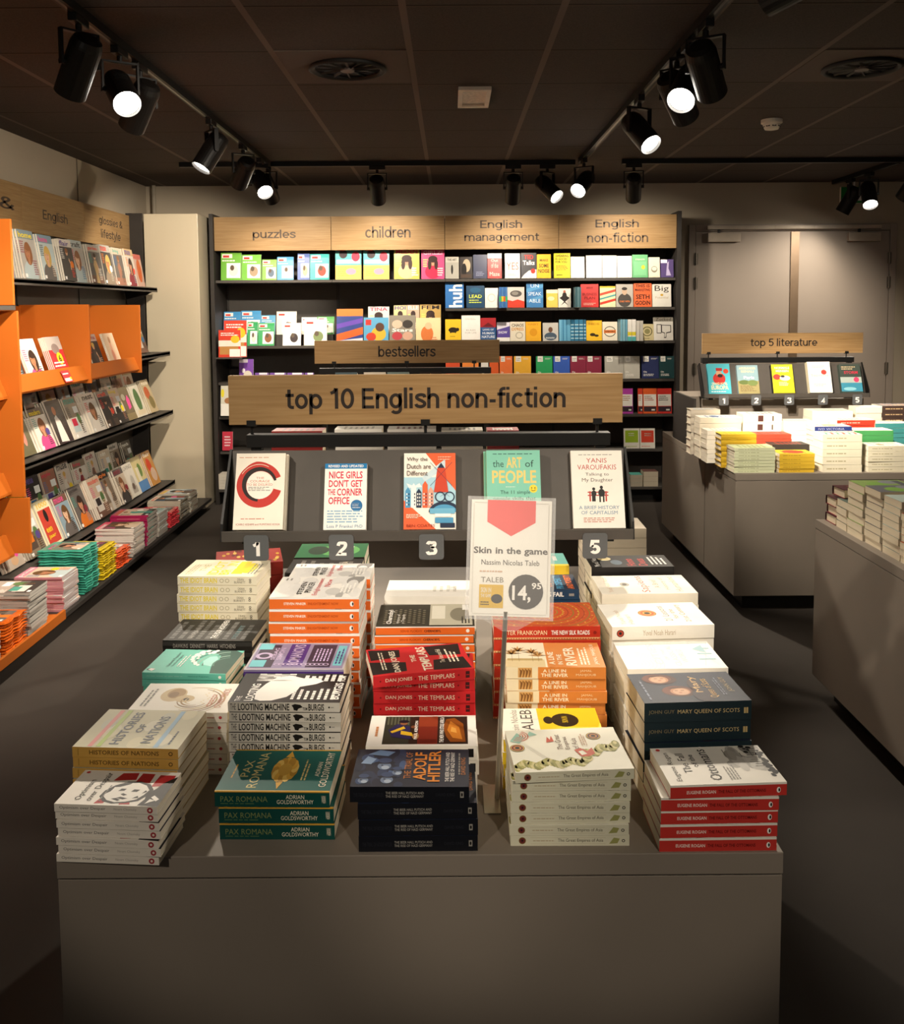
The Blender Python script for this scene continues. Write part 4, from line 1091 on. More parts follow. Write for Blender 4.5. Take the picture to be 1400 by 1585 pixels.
def f_dutch(A):
    OR = CL('#e8643a'); BL = CL('#4f97c0'); NV = CL('#233048'); LBL = CL('#a9d0df'); PKB = CL('#e0a08a')
    A.rect(0, .3, 1, .68, LBL); A.poly([(.42, 1), (1, 1), (1, .5)], OR); A.poly([(0, .38), (.62, 0), (0, 0)], OR); A.poly([(.35, .68), (.8, .92), (.8, .8), (.4, .62)], CL('#c8dbe2'))
    A.poly([(.05, .6), (.2, .56), (.3, .6), (.35, .55), (.1, .54)], WH)
    for i, (x, c, h) in enumerate(((.03, BL, .5), (.14, WH, .55), (.24, NV, .48), (.36, OR, .58), (.47, PKB, .5))):
        A.rect(x, .28, x+.1, h, c); A.poly([(x, h), (x+.1, h), (x+.05, h+.05)], c)
        for j in range(4): A.rect(x+.02, .31+.045*j, x+.04, .335+.045*j, WH); A.rect(x+.06, .31+.045*j, x+.08, .335+.045*j, NV if c != NV else WH)
    A.poly([(.58, .48), (.86, .48), (.79, .8), (.65, .8)], CL('#c8452c')); A.poly([(.65, .8), (.79, .8), (.72, .87)], NV)
    for a, c in ((45, NV), (135, NV), (225, NV), (315, NV)):
        A.line((.72, .72), (.72+.3*math.cos(R(a)), .72+.22*math.sin(R(a))), .007, c)
    A.ring(.7, .42, .08, .1, NV); A.ring(.88, .42, .08, .1, NV); A.line((.7, .42), (.8, .47), .004, NV); A.line((.8, .47), (.88, .42), .004, NV)
    A.ell(.78, .22, .3, .14, NV, 20, 0, 180); A.ell(.78, .22, .24, .1, BL, 20, 0, 180); A.rect(.5, .2, .98, .27, CL('#6fb0cf')); A.rect(.6, .16, .9, .2, WH); A.rect(.6, .08, .95, .15, BL); A.rect(.7, .02, .98, .08, NV)
    TX = CL('#5c4a44')
    A.text('Why the', .06, .88, .46, .945, TX); A.text('Dutch are', .06, .79, .52, .855, TX); A.text('Different', .06, .7, .46, .765, TX); A.text('BEN COATES', .06, .03, .6, .065, CL('#a03a1c')); A.lines(.05, .14, .36, .2, 3, CREAM)
    A.lines(.66, .9, .95, .96, 2, CL('#f2b89a'))
DUT = dict(fc='#f4efe4', sc='#efe8da', bc='#efe8da', front=f_dutch, look='')
def f_art(A):
    Y = CL('#e0c878')
    A.lines(.12, .94, .9, .965, 1, CL('#3f6f66')); A.text('the', .12, .78, .32, .87, CL('#2b4a44')); A.text('ART', .37, .77, .66, .91, Y, 1); A.text('of', .72, .78, .88, .87, CL('#2b4a44')); A.text('PEOPLE', .1, .57, .92, .74, Y, 1); A.lines(.35, .52, .6, .53, 1, WH); A.circ(.86, .5, .075, CL('#f0cf3a')); A.circ(.83, .51, .012, BK, 8); A.circ(.89, .51, .012, BK, 8); A.ring(.86, .5, .035, .045, BK, 200, 340, 10)
    A.text('The 11 simple', .25, .42, .8, .48, CL('#2b4a44')); A.text('people skills that', .12, .34, .9, .4, CL('#2b4a44')); A.lines(.15, .1, .85, .3, 3, CL('#2b4a44'))
ART = dict(fc='#7fc4ae', sc='#e6cf6a', bc='#e6cf6a', front=f_art, look='')
def f_yan(A):
    RD = CL('#b8423a'); BL = CL('#6f93ad')
    A.lines(.15, .935, .85, .955, 1, GREY); A.text('YANIS', .3, .84, .7, .9, RD); A.text('VAROUFAKIS', .12, .75, .88, .815, RD); A.text('Talking to', .27, .66, .73, .71, CL('#4a4540')); A.text('My Daughter', .2, .58, .8, .64, CL('#4a4540'))
    A.rect(.3, .41, .7, .425, RD); A.rect(.3, .45, .7, .465, RD); A.rect(.33, .34, .36, .47, RD); A.rect(.64, .34, .67, .47, RD)
    A.ell(.42, .44, .05, .04, BK); A.ell(.42, .5, .03, .02, BK); A.rect(.38, .34, .45, .42, BK); A.ell(.57, .45, .065, .05, BK); A.ell(.57, .52, .03, .022, BK); A.rect(.52, .33, .55, .42, BK); A.rect(.59, .33, .62, .42, BK)
    A.text('A BRIEF HISTORY', .12, .24, .9, .285, BL); A.text('OF CAPITALISM', .16, .175, .86, .22, BL); A.lines(.2, .07, .8, .14, 3, CL('#c98a7a'))
YAN = dict(fc='#efe9df', sc='#e9e2d6', bc='#e9e2d6', front=f_yan, look='')
rack_book(COUR, -.49, YF1, .195, .126, .016, 'cream paperback with a red and black brush ring, over number 1', pp1, 2, 'brush ring books on the front rack', dx=.004)
rack_book(NICE, -.273, YF1, .17, .108, .017, 'white paperback with pink block title and blue top band, over number 2', pp1)
rack_book(DUT, -.057, YF1, .196, .133, .016, 'illustrated paperback with orange windmill and canal houses, over number 3', pp1)
rack_book(ART, .158, YF1, .2, .138, .013, 'mint green paperback with smiley face, behind the price card', pp1, 2, 'mint green books on the front rack', dx=-.007)
rack_book(YAN, .374, YF1, .2, .132, .016, 'pale paperback with two figures on a red bench, over number 5', pp1)
for n, px in ((1, 396), (2, 528), (3, 668), (4, 800), (5, 922)):
    p = at_w(px, 828, 2.29)
    number_tag(n, p.x, YF1-.005, 1.122, f'dark grey tag with white number {("one", "two", "three", "four", "five")[n-1]} under the front rack')
a, c = at_w(357, 653, 2.47), at_w(962, 577, 2.47)
sign('long oak sign reading top 10 English non-fiction above the front rack', a.x, c.x, 1.383, 1.515, YF1+.175, [('top 10 English non-fiction', .145, .855, .2, .74)], rods=[(x, 1.357) for x in (-.535, -.07, .39)], bold=2)

# bestsellers rack on the hidden table
YB1 = 5.0
pp2 = rack(-.26, YB1, 'charcoal rack of bestsellers peeking over the front sign', 1.03)
def simple(bg, items, page='#efe6d2', sc=None):
    def f(A):
        for it in items:
            k = it[0]
            if k == 't': A.text(it[1], *it[2:6], CL(it[6]), it[7] if len(it) > 7 else 1)
            elif k == 'u': A.text_up(it[1], *it[2:6], CL(it[6]), it[7] if len(it) > 7 else 1)
            elif k == 'r': A.rect(*it[1:5], CL(it[5]))
            elif k == 'e': A.ell(*it[1:5], CL(it[5]))
            elif k == 'l': A.lines(*it[1:5], it[5], CL(it[6]))
            elif k == 'p': A.poly(it[1], CL(it[2]))
    return dict(fc=bg, sc=sc or bg, bc=sc or bg, front=f, look='', page=page)
for px, D, lab in ((537, simple('#4a5a60', [('t', 'JOHN', .2, .8, .8, .92, '#c9c4b4')]), 'slate book whose cover shows JOHN under the bestsellers sign'),
                   (581, simple('#d8cdbc', [('l', .2, .6, .8, .9, 3, '#8a7f6f')]), 'pale cream book on the bestsellers rack'),
                   (617, simple('#7f8f8a', [('t', 'BECOMING', .1, .84, .9, .93, '#d8d2b8')]), 'grey green book whose cover shows BECOMING'),
                   (667, simple('#2b2118', [('p', [(.1, .8), (.2, .93), (.35, .86), (.5, .96), (.65, .86), (.8, .93), (.9, .8)], '#c79a4a'), ('r', .1, .66, .9, .78, '#c79a4a')]), 'black book with a golden crown shape on the bestsellers rack'),
                   (729, simple('#1f1c1a', [('t', 'Stephen Fry', .12, .8, .88, .93, '#d8d2c8', 0)]), 'black book whose cover shows a pale author name on the bestsellers rack')):
    rack_book(D, at_w(px, 570, 5.13).x, YB1, .215, .122, .03, lab, pp2)
a, c = at_w(488, 560, 5.2), at_w(773, 525, 5.2)
sign('oak sign reading bestsellers behind the front sign', a.x, c.x, 1.383, 1.512, YB1+.175, [('bestsellers', .345, .655, .28, .76)], rods=[(x, 1.357) for x in (-.66, -.25, .13)], bold=3)

# literature rack
YM1 = 5.81
pp3 = rack(2.13, YM1, 'charcoal rack of five literature books in front of the double door', 1.05)
lit = [(1115, simple('#4fb4c4', [('e', .5, .5, .28, .2, '#b8322c'), ('e', .5, .68, .13, .09, '#c99a78'), ('r', .38, .76, .66, .86, '#a82a28'), ('e', .55, .6, .12, .06, '#2a1f1c'), ('t', 'GRAND HOTEL', .15, .3, .85, .38, '#e8d8a8'), ('t', 'EUROPA', .12, .14, .88, .28, '#e8d8a8'), ('e', .82, .75, .12, .08, '#c8402c'), ('l', .1, .05, .9, .1, 1, '#f2f0e8')]), .2, .143, 'turquoise paperback with a bellboy in red uniform, over the literature number 1', .025),
       (1160, simple('#86a3ad', [('r', 0, 0, 1, .45, '#9a8f62'), ('t', 'ABDELKADER', .1, .85, .9, .93, '#d8cf9a'), ('t', 'BENALI', .2, .74, .8, .82, '#d8cf9a'), ('t', 'Paris', .3, .52, .8, .62, '#f2efe6'), ('e', .3, .4, .25, .08, '#5f6f3f'), ('e', .7, .38, .25, .1, '#6f7f4a'), ('l', .1, .08, .9, .3, 5, '#6f5a3a')]), .19, .135, 'grey blue paperback with a park scene, over the literature number 2', .022),
       (1213, simple('#d8d22c', [('t', 'NORMALE', .15, .84, .85, .92, '#f7f4d8'), ('t', 'MENSEN', .2, .73, .8, .81, '#f7f4d8'), ('e', .22, .56, .18, .1, '#d0443c'), ('e', .6, .52, .25, .09, '#e9ece6'), ('e', .5, .58, .1, .04, '#3a3a3c'), ('l', .3, .25, .8, .4, 3, '#f2efc8')], sc='#2b2926'), .19, .135, 'yellow paperback with a white sardine tin, over the literature number 3', .035),
       (1270, simple('#f3ece2', [('t', 'Sapiens', .12, .5, .88, .6, '#e0a89a', 0), ('e', .7, .66, .12, .08, '#d0443c'), ('l', .2, .8, .8, .88, 2, '#d8b8a8'), ('l', .2, .2, .8, .3, 2, '#d8c0b0')], sc='#cfc6a8'), .205, .145, 'thick white paperback with a small red dot, over the literature number 4', .04),
       (1319, simple('#3f4a44', [('r', 0, .05, 1, .35, '#3f8aa4'), ('r', 0, .35, 1, .55, '#a9b4ae'), ('t', 'STORM', .2, .66, .85, .76, '#c8304a'), ('e', .75, .46, .13, .09, '#e0446a'), ('l', .1, .8, .8, .94, 2, '#c9b48c'), ('e', .4, .14, .3, .06, '#8ac4d0')]), .19, .135, 'dark landscape paperback with a pink title, over the literature number 5', .03)]
for px, D, L, W_, lab, tk in lit:
    rack_book(D, at_w(px, 585, 5.87).x, YM1, L, W_, tk, lab, pp3)
for n, px in enumerate((1119, 1169, 1220, 1272, 1325)):
    p = at_w(px, 622, 5.86)
    number_tag(n+1, p.x, YM1-.005, 1.122, f'grey tag with white number {("one", "two", "three", "four", "five")[n]} under the literature rack')
a, c = at_w(1085, 546, 6.03), at_w(1332, 513, 6.03)
sign('oak sign reading top 5 literature in front of the double door', a.x, c.x, 1.383, 1.515, YM1+.175, [('top 5 literature', .3, .715, .26, .74)], rods=[(x, 1.357) for x in (1.68, 2.13, 2.58)], bold=3)

# price card on its stand
p = at_z(783, 1238, ZT)
px_, py_ = .085, p.y
t = thing('price_card_stand', 'clear acrylic price card holder on a thin steel stand among the front books', 'price card holder', None, T(px_, py_, ZT))
ST = M('#b9b4aa', .3, .04, metal=.8, name='brushed_steel')
ACR = clear('clear_acrylic')
b = MB(); b.box(-.03, .0, -.05, .05, .0005, .003, ST); b.build('base_plate', t)
b = MB(); b.cyl((-.005, 0, .003), (.012, .0, .36), .0045, ST, n=12); b.build('pole', t)
cw, chh = .148, .212
cm = T(.018, -.004, .345) @ Matrix.Rotation(R(2), 4, 'Y') @ Matrix.Rotation(R(-7), 4, 'X')
b = MB(); b.box(-cw/2, cw/2, 0, .0012, .006, .006+chh, M('#f5f2ea', .5, .02), b=M('#ffffff')); 
A = Art(b, (-cw/2, -.0001, .006), (1, 0, 0), (0, 0, 1), cw, chh)
A.ring(.5, .5, .0, .0001, WH)
RB = CL('#ee5a55')
A.poly([(.2, 1), (.2, .81), (.5, .69), (.8, .81), (.8, 1)], RB)
A.text('Skin in the game', .04, .52, .96, .595, CL('#4a4643'), 1); A.text('Nassim Nicolas Taleb', .14, .44, .86, .485, CL('#4a4643'))
A.rect(.12, .07, .42, .27, CL('#e0b82c')); A.lines(.12, .37, .42, .4, 1, CL('#d8b8a0')); A.text('TALEB', .14, .29, .42, .335, CL('#8a8478')); A.ell(.34, .15, .07, .04, BK); A.text('SKIN IN', .14, .2, .27, .245, CREAM, 1); A.text('THE GAME', .14, .16, .27, .19, CREAM, 1); A.lines(.14, .09, .27, .13, 2, BK)
A.circ(.7, .215, .215, CL('#3a3634')); A.text('14,', .53, .12, .76, .27, WH, 1); A.text('95', .77, .24, .89, .295, WH, 1)
G2 = CL('#d9d5cc')
for q in ((.04, .02, .96, .024), (.04, .976, .2, .98), (.8, .976, .96, .98), (.03, .03, .036, .97), (.964, .03, .97, .97)): A.rect(*q, G2)
card = b
b = MB()
o = .007
for q in ((-cw/2-o, cw/2+o, -.0022, -.0008, .0, .012+chh), (-cw/2-o, cw/2+o, .002, .0034, .0, .012+chh)):
    b.box(*q, ACR)
for q in ((-cw/2-o, -cw/2-.002, -.0008, .002, .0, .012+chh), (cw/2+.002, cw/2+o, -.0008, .002, .0, .012+chh), (-cw/2-.002, cw/2+.002, -.0008, .002, .0, .004)):
    b.box(*q, ACR)
slv = b.build('acrylic_sleeve', t, mw=cm)
card.build('price_card', slv)
b = MB(); b.prism([(-.05, .002), (.05, .002), (.012, -.02), (-.012, -.02)], 'y', -.004, .005, ACR); b.build('sleeve_clip', t, mw=cm)

# ------------------------------------------------------------------ stacks on the other tables
def pile(bg, look, px0, px1, py, y, W, Tg, sc=None, front=None, spine=None, page='#efe6d2', kind=None, **kw):
    D = dict(fc=bg, sc=sc or bg, bc=sc or bg, front=front, spine=spine, look=look, page=page, kind=kind, name=None if kind else 'novel')
    stack(D, (px0, py), (px1, py), y=y, W=W*.95, L=None, Tg=Tg, **kw)
def sp_text(col, s='', u0=.1, u1=.8):
    def f(A):
        if s: A.text(s, u0, .3, u1, .7, CL(col))
        else: A.lines(u0, .3, u1, .65, 1, CL(col), random.Random(2))
    return f
def fr_lines(col, extra=None):
    def f(A):
        A.lines(.15, .15, .85, .85, 6, CL(col), random.Random(4))
        for e in extra or []: A.ell(*e[:4], CL(e[4]))
    return f
# literature table, front row to back row
pile('#c6cfa0', 'pale green paperback at the literature table corner', 1137, 1201, 693, 5.01, .15, .0185, sc='#d3d8b4', spine=sp_text('#8a9068'), front=fr_lines('#8a9a5a'))
pile('#e3c13a', 'mustard yellow paperback along the literature table front', 1207, 1262, 702, 5.01, .15, .022, sc='#e0b93a', spine=sp_text('#a8842a'), front=fr_lines('#8a3a2c', [(.5, .5, .4, .3, '#c8402c')]))
pile('#ece6d2', 'thick cream paperback with red and green zigzag top', 1275, 1336, 672, 5.01, .15, .04, sc='#ebe4cc', spine=sp_text('#b9b08c'), front=lambda A: [A.poly([(.05, .1+.15*i), (.5, .04+.15*i), (.95, .1+.15*i), (.95, .16+.15*i), (.5, .1+.15*i), (.05, .16+.15*i)], CL(('#b8402c', '#4a9a7a')[i % 2])) for i in range(6)])
pile('#e9e4d2', 'cream paperback right beside the zigzag topped stack', 1345, 1408, 690, 5.01, .15, .027, sc='#e6dfc6', spine=sp_text('#b9b08c'), front=fr_lines('#a89a7a', [(.4, .6, .2, .1, '#8a7a5a')]))
pile('#e6c93a', 'bright yellow hardback behind the pale green stack', 1117, 1172, 672, 5.18, .13, .03, kind='hb', sc='#caa62c', front=fr_lines('#b8a22a', [(.5, .2, .3, .1, '#a8b83a')]))
pile('#3a3532', 'charcoal hardback lying behind the mustard yellow stack', 1196, 1254, 688, 5.175, .13, .06, kind='hb', spine=sp_text('#a9a29a'), front=fr_lines('#a8402c'))
pile('#f3eee2', 'white paperback with a navy spine print, middle of the literature table', 1262, 1320, 660, 5.19, .14, .03, sc='#2f3f82', spine=sp_text('#c9cfe6', 'IVO VICTORIA'), front=fr_lines('#d8a86a', [(.5, .5, .3, .2, '#e0c28a')]))
pile('#f4f0e6', 'white paperback with green edging behind the cream stack', 1322, 1384, 666, 5.19, .14, .028, sc='#4a9a5a', front=fr_lines('#c9c2b0'))
pile('#efe9da', 'cream paperback, page side to the aisle, behind the bright yellow hardbacks', 1095, 1148, 666, 5.34, .14, .028, front=fr_lines('#c9b9a0'))
pile('#c8503a', 'red and black paperback in the middle of the literature table', 1168, 1226, 672, 5.33, .13, .03, front=fr_lines('#3a2422'))
pile('#f8f4ea', 'dazzling white paperback under the lamp on the literature table', 1214, 1262, 652, 5.48, .14, .03, front=fr_lines('#e6dfd0'))
pile('#f4efe4', 'red spined white paperback behind the navy printed ones', 1296, 1356, 650, 5.35, .14, .03, sc='#c8402c', spine=sp_text('#f2d0c0'), front=fr_lines('#c98a7a'))
pile('#e9e6d6', 'pale paperback with teal spine edge by the passing aisle', 1356, 1412, 655, 5.34, .14, .03, sc='#4a9a9a', front=fr_lines('#8a9a8a'))
pile('#e9e4d8', 'white hardback with a blue picture on top, literature table', 1084, 1149, 646, 5.5, .14, .035, sc='#e2d9c4', front=fr_lines('#3a5a9a', [(.5, .6, .3, .12, '#3a5a8a')]))
pile('#f2ede2', 'thick white paperback with square portraits on the spines', 1151, 1211, 641, 5.52, .15, .055, sc='#f2ede0', spine=lambda A: (A.rect(.38, .15, .52, .85, CL('#5a3a34')), A.rect(.75, .2, .79, .8, CL('#6a5a4a'))), front=fr_lines('#5a4a44'))
pile('#b9b0a0', 'cream jacketed hardback nearest the rack post, pages to the aisle', 1070, 1116, 634, 5.66, .12, .045, kind='hb', sc='#c9bfae', front=fr_lines('#8aa0b4'))
pile('#f6f1e6', 'tall white paperback right under the literature rack', 1258, 1321, 636, 5.52, .16, .045, front=fr_lines('#d8cfbc'))
pile('#efe9dc', 'cream paperback at the literature table rear edge', 1326, 1366, 630, 5.53, .12, .04, front=fr_lines('#c9bca0'))
pile('#4a3a34', 'dark photo covered paperback at the literature table far end', 1366, 1420, 628, 5.53, .15, .035, front=fr_lines('#c97a3a', [(.4, .4, .2, .2, '#a88a5a')]), spine=sp_text('#d8b88a'))
# aisle table: tall stacks with their page ends to the aisle
def rf(y, z, x, L, W, Tg, bg, look, kind=None, front=None, N=None, sc=None):
    D = dict(fc=bg, sc=sc or '#d8ccb4', bc='#cfc3aa', front=front, look=look, kind=kind, page='#e6dac0', name='picture_book')
    h = z-ZT
    n = N or round(h/Tg)
    for i in range(n):
        rg = random.Random(i*7+len(look))
        put_book(D, L, W, h/n-.0012, T(x+L/2+rg.uniform(-.003, .003), y+W/2+rg.uniform(-.003, .003), z-h/n*(i+1), math.pi/2+rg.uniform(-.015, .015)),
                 f'{look}, {ORD[i]}' if n > 1 else f'{look}', f'{look}: stack of copies')
fr_g = lambda A: (A.ell(.4, .6, .3, .2, CL('#7faa4a')), A.ell(.7, .3, .25, .2, CL('#8a8a94')), A.rect(.1, .05, .9, .2, CL('#5a5a62')))
rf(3.092, .955, 1.6, .2, .135, .027, '#a8502c', 'rust red topped paperback at the viewer end of the aisle stacks', front=fr_g)
rf(3.235, .992, 1.6, .2, .13, .027, '#b9c9c0', 'pale green landscape paperback in the nearest tall aisle stack', front=fr_g)
rf(3.376, .998, 1.6, .2, .132, .028, '#6a6a70', 'grey landscape paperback in the second tall aisle stack', front=fr_g)
rf(3.52, .99, 1.598, .2, .14, .031, '#8aa45a', 'leaf green paperback in the third tall aisle stack', front=fr_g)
rf(3.672, .895, 1.602, .2, .1, .03, '#5a6a62', 'slim grey green book beside the dark red hardbacks', front=fr_g)
rf(3.77, .935, 1.83, .2, .12, .032, '#e9e2cf', 'cream paperback with a green picture at the aisle table rear', front=fr_g)
rf(3.55, .965, 1.82, .2, .14, .032, '#9ab45a', 'lime green picture book behind the aisle stacks', front=fr_g)
HB = dict(fc='#4a2226', sc='#3a1a1e', bc='#7a1f2a', kind='hb', look='', page='#e6d9bd', front=lambda A: A.lines(.2, .2, .8, .8, 4, CL('#8a5a4a')))
for i, (x, y, z, lab) in enumerate(((1.6, 3.832, ZT, 'lowest dark red hardback at the aisle table corner'), (1.605, 3.83, ZT+.037, 'middle dark red hardback at the aisle table corner'), (1.6, 3.832, ZT+.074, 'dark red hardback third up at the aisle table corner'))):
    put_book(HB, .2, .1, .036, T(x+.1, y, z+.0004, -math.pi/2), lab, 'dark red hardbacks at the aisle table corner')
put_book(HB, .2, .105, .036, T(1.715, 3.8, ZT+.1215, -math.pi/2+.05), 'topmost dark red hardback pushed back on the aisle table corner', 'dark red hardbacks at the aisle table corner')
# bestsellers table, what shows between the front sign and rack
pile('#f6f2e8', 'bright white book showing in the gap below the front sign', 518, 592, 664, 4.6, .14, .045, front=fr_lines('#b9b4a8'))
pile('#f3efe6', 'bright white book in the gap below the front sign, under its middle', 600, 676, 664, 4.62, .14, .045, front=fr_lines('#8a5a5a'))
pile('#eee6d8', 'cream book in the gap below the front sign, beside the middle', 683, 748, 666, 4.62, .14, .045, front=fr_lines('#8a8a8a'))
pile('#b8484a', 'red and white book in the gap at the aisle end', 754, 804, 666, 4.6, .14, .045, front=fr_lines('#f2efe6', [(.5, .5, .2, .3, '#f2efe6')]))
pile('#8a2c2a', 'dark red book in the gap at the magazine end', 420, 500, 667, 4.6, .14, .045, front=fr_lines('#4a1a1a'))

b = MB(); b.box(1.575, 2.7, 6.04, 6.42, ZT, 1.1, LAM); b.box(1.5585, 1.5745, 5.88, 6.42, ZT, 1.1, DARK)
tag(b.build('rack_riser', bevel=.001), 'grey riser box with a black end, behind the literature rack', 'riser')
b = MB(); b.box(1.62, 2.66, 5.9, 5.93, ZT, 1.095, LAM)
tag(b.build('rack_apron', bevel=.001), 'upright grey board under the literature rack, behind its number tags', 'board')
# ------------------------------------------------------------------ tall bookcases along the back wall
BW = [at_y(px, 360, 8.06).x for px in (338, 516, 689, 862, 1041.5)]
ZS = {}
def shelf_z(py, y=7.93): return at_y(690, py, y).z
rows_l = [shelf_z(432), shelf_z(534), shelf_z(590), shelf_z(643), shelf_z(697), .14]
rows_r = [shelf_z(432), shelf_z(477.5), shelf_z(529.5), shelf_z(588.5), shelf_z(643), shelf_z(697), .14]
CASE = ['puzzles', 'children', 'English management', 'English non-fiction']
FY = 7.93
for k in range(4):
    x0, x1 = BW[k], BW[k+1]
    t = thing('bookcase', f'tall charcoal bookcase bay under the {CASE[k]} sign', 'bookcase', 'charcoal bookcase bays along the far wall', T((x0+x1)/2, FY, 0))
    a = (x1-x0)/2
    b = MB(); b.box(-a+.001, a-.001, .40, .42, .0, 2.48, SHELF); b.build('back_panel', t)
    b = MB(); b.box(-a+.001, a-.001, .05, .4, 0, .1, BLACK); b.build('plinth', t)
    for z in (rows_l if k < 2 else rows_r):
        b = MB(); b.box(-a+.001, a-.001, 0 if z > .2 else -.08, .3845, z-.022, z, SHELF); b.build('shelf', t, bevel=.001)
    b = MB(); b.box(-a+.0005, -a+.012, .385, .3995, .1005, 2.49, DARK); b.box(a-.012, a-.0005, .385, .3995, .1005, 2.49, DARK); b.build('upright', t)
for nm, x in (('left', BW[0]), ('right', BW[4])):
    s = -1 if nm == 'left' else 1
    b = MB(); b.box(min(x+s*.001, x+s*.034), max(x+s*.001, x+s*.034), FY-.05, FY+.42, 0, 2.5, DARK)
    tag(b.build('end_panel'), 'charcoal end panel closing the bookcases beside the ' + ('pillar' if nm == 'left' else 'double door'), 'end panel')
zt0, zt1 = 2.19, 2.475
SI = M('#4a3c30', .6, .02)
TXT = [[('puzzles', .33, .7, .3, .62)], [('children', .3, .7, .36, .7)], [('English', .31, .68, .56, .86), ('management', .17, .83, .18, .47)], [('English', .31, .68, .56, .86), ('non-fiction', .24, .76, .18, .47)]]
for k in range(4):
    rows = []
    for s, u0, u1, v0, v1 in TXT[k]: rows.append((s, u0, u1, v0, v1))
    sign(f'oak sign reading {CASE[k]} above the far bookcases', BW[k]+.002, BW[k+1]-.002, zt0, zt1, FY-.02, rows, ink=SI, bold=3)

def shelf_item(x0, x1, ztop, z, y, D, label, group, th=.022, tilt=7, mag=False):
    """a book or magazine standing face out on a shelf at height z"""
    L, W_ = ztop-z, x1-x0
    b = MB()
    fc = M(D['fc'], .4, .03, 20, spec=.45); sc = M(D.get('sc', D['fc']), .4, .03, 20)
    b.box(-W_/2, W_/2, 0, L, 0, th, PAGEW, t=fc, b=fc, l=sc)
    if D.get('front'): D['front'](Art(b, (-W_/2, 0, th), (1, 0, 0), (0, 1, 0), W_, L))
    o = b.build('magazine' if mag else 'book')
    o.matrix_world = Matrix.Translation(((x0+x1)/2, y, z+.0008)) @ Matrix.Rotation(R(90-tilt), 4, 'X')
    return tag(o, label, 'magazine' if mag else 'book', group)
def shelf_px(px0, px1, pyt, z, y, D, label, group, **kw):
    a, c = at_y(px0, pyt, y), at_y(px1, pyt, y)
    return shelf_item(a.x, c.x, at_y((px0+px1)/2, pyt, y+.02).z, z, y, D, label, group, **kw)
def q6(x): return 680+x/3.684
def q6y(y): return 320+y/3.684
S1, S2, S3, S4, S5, S6 = rows_r[:6]
sb = simple
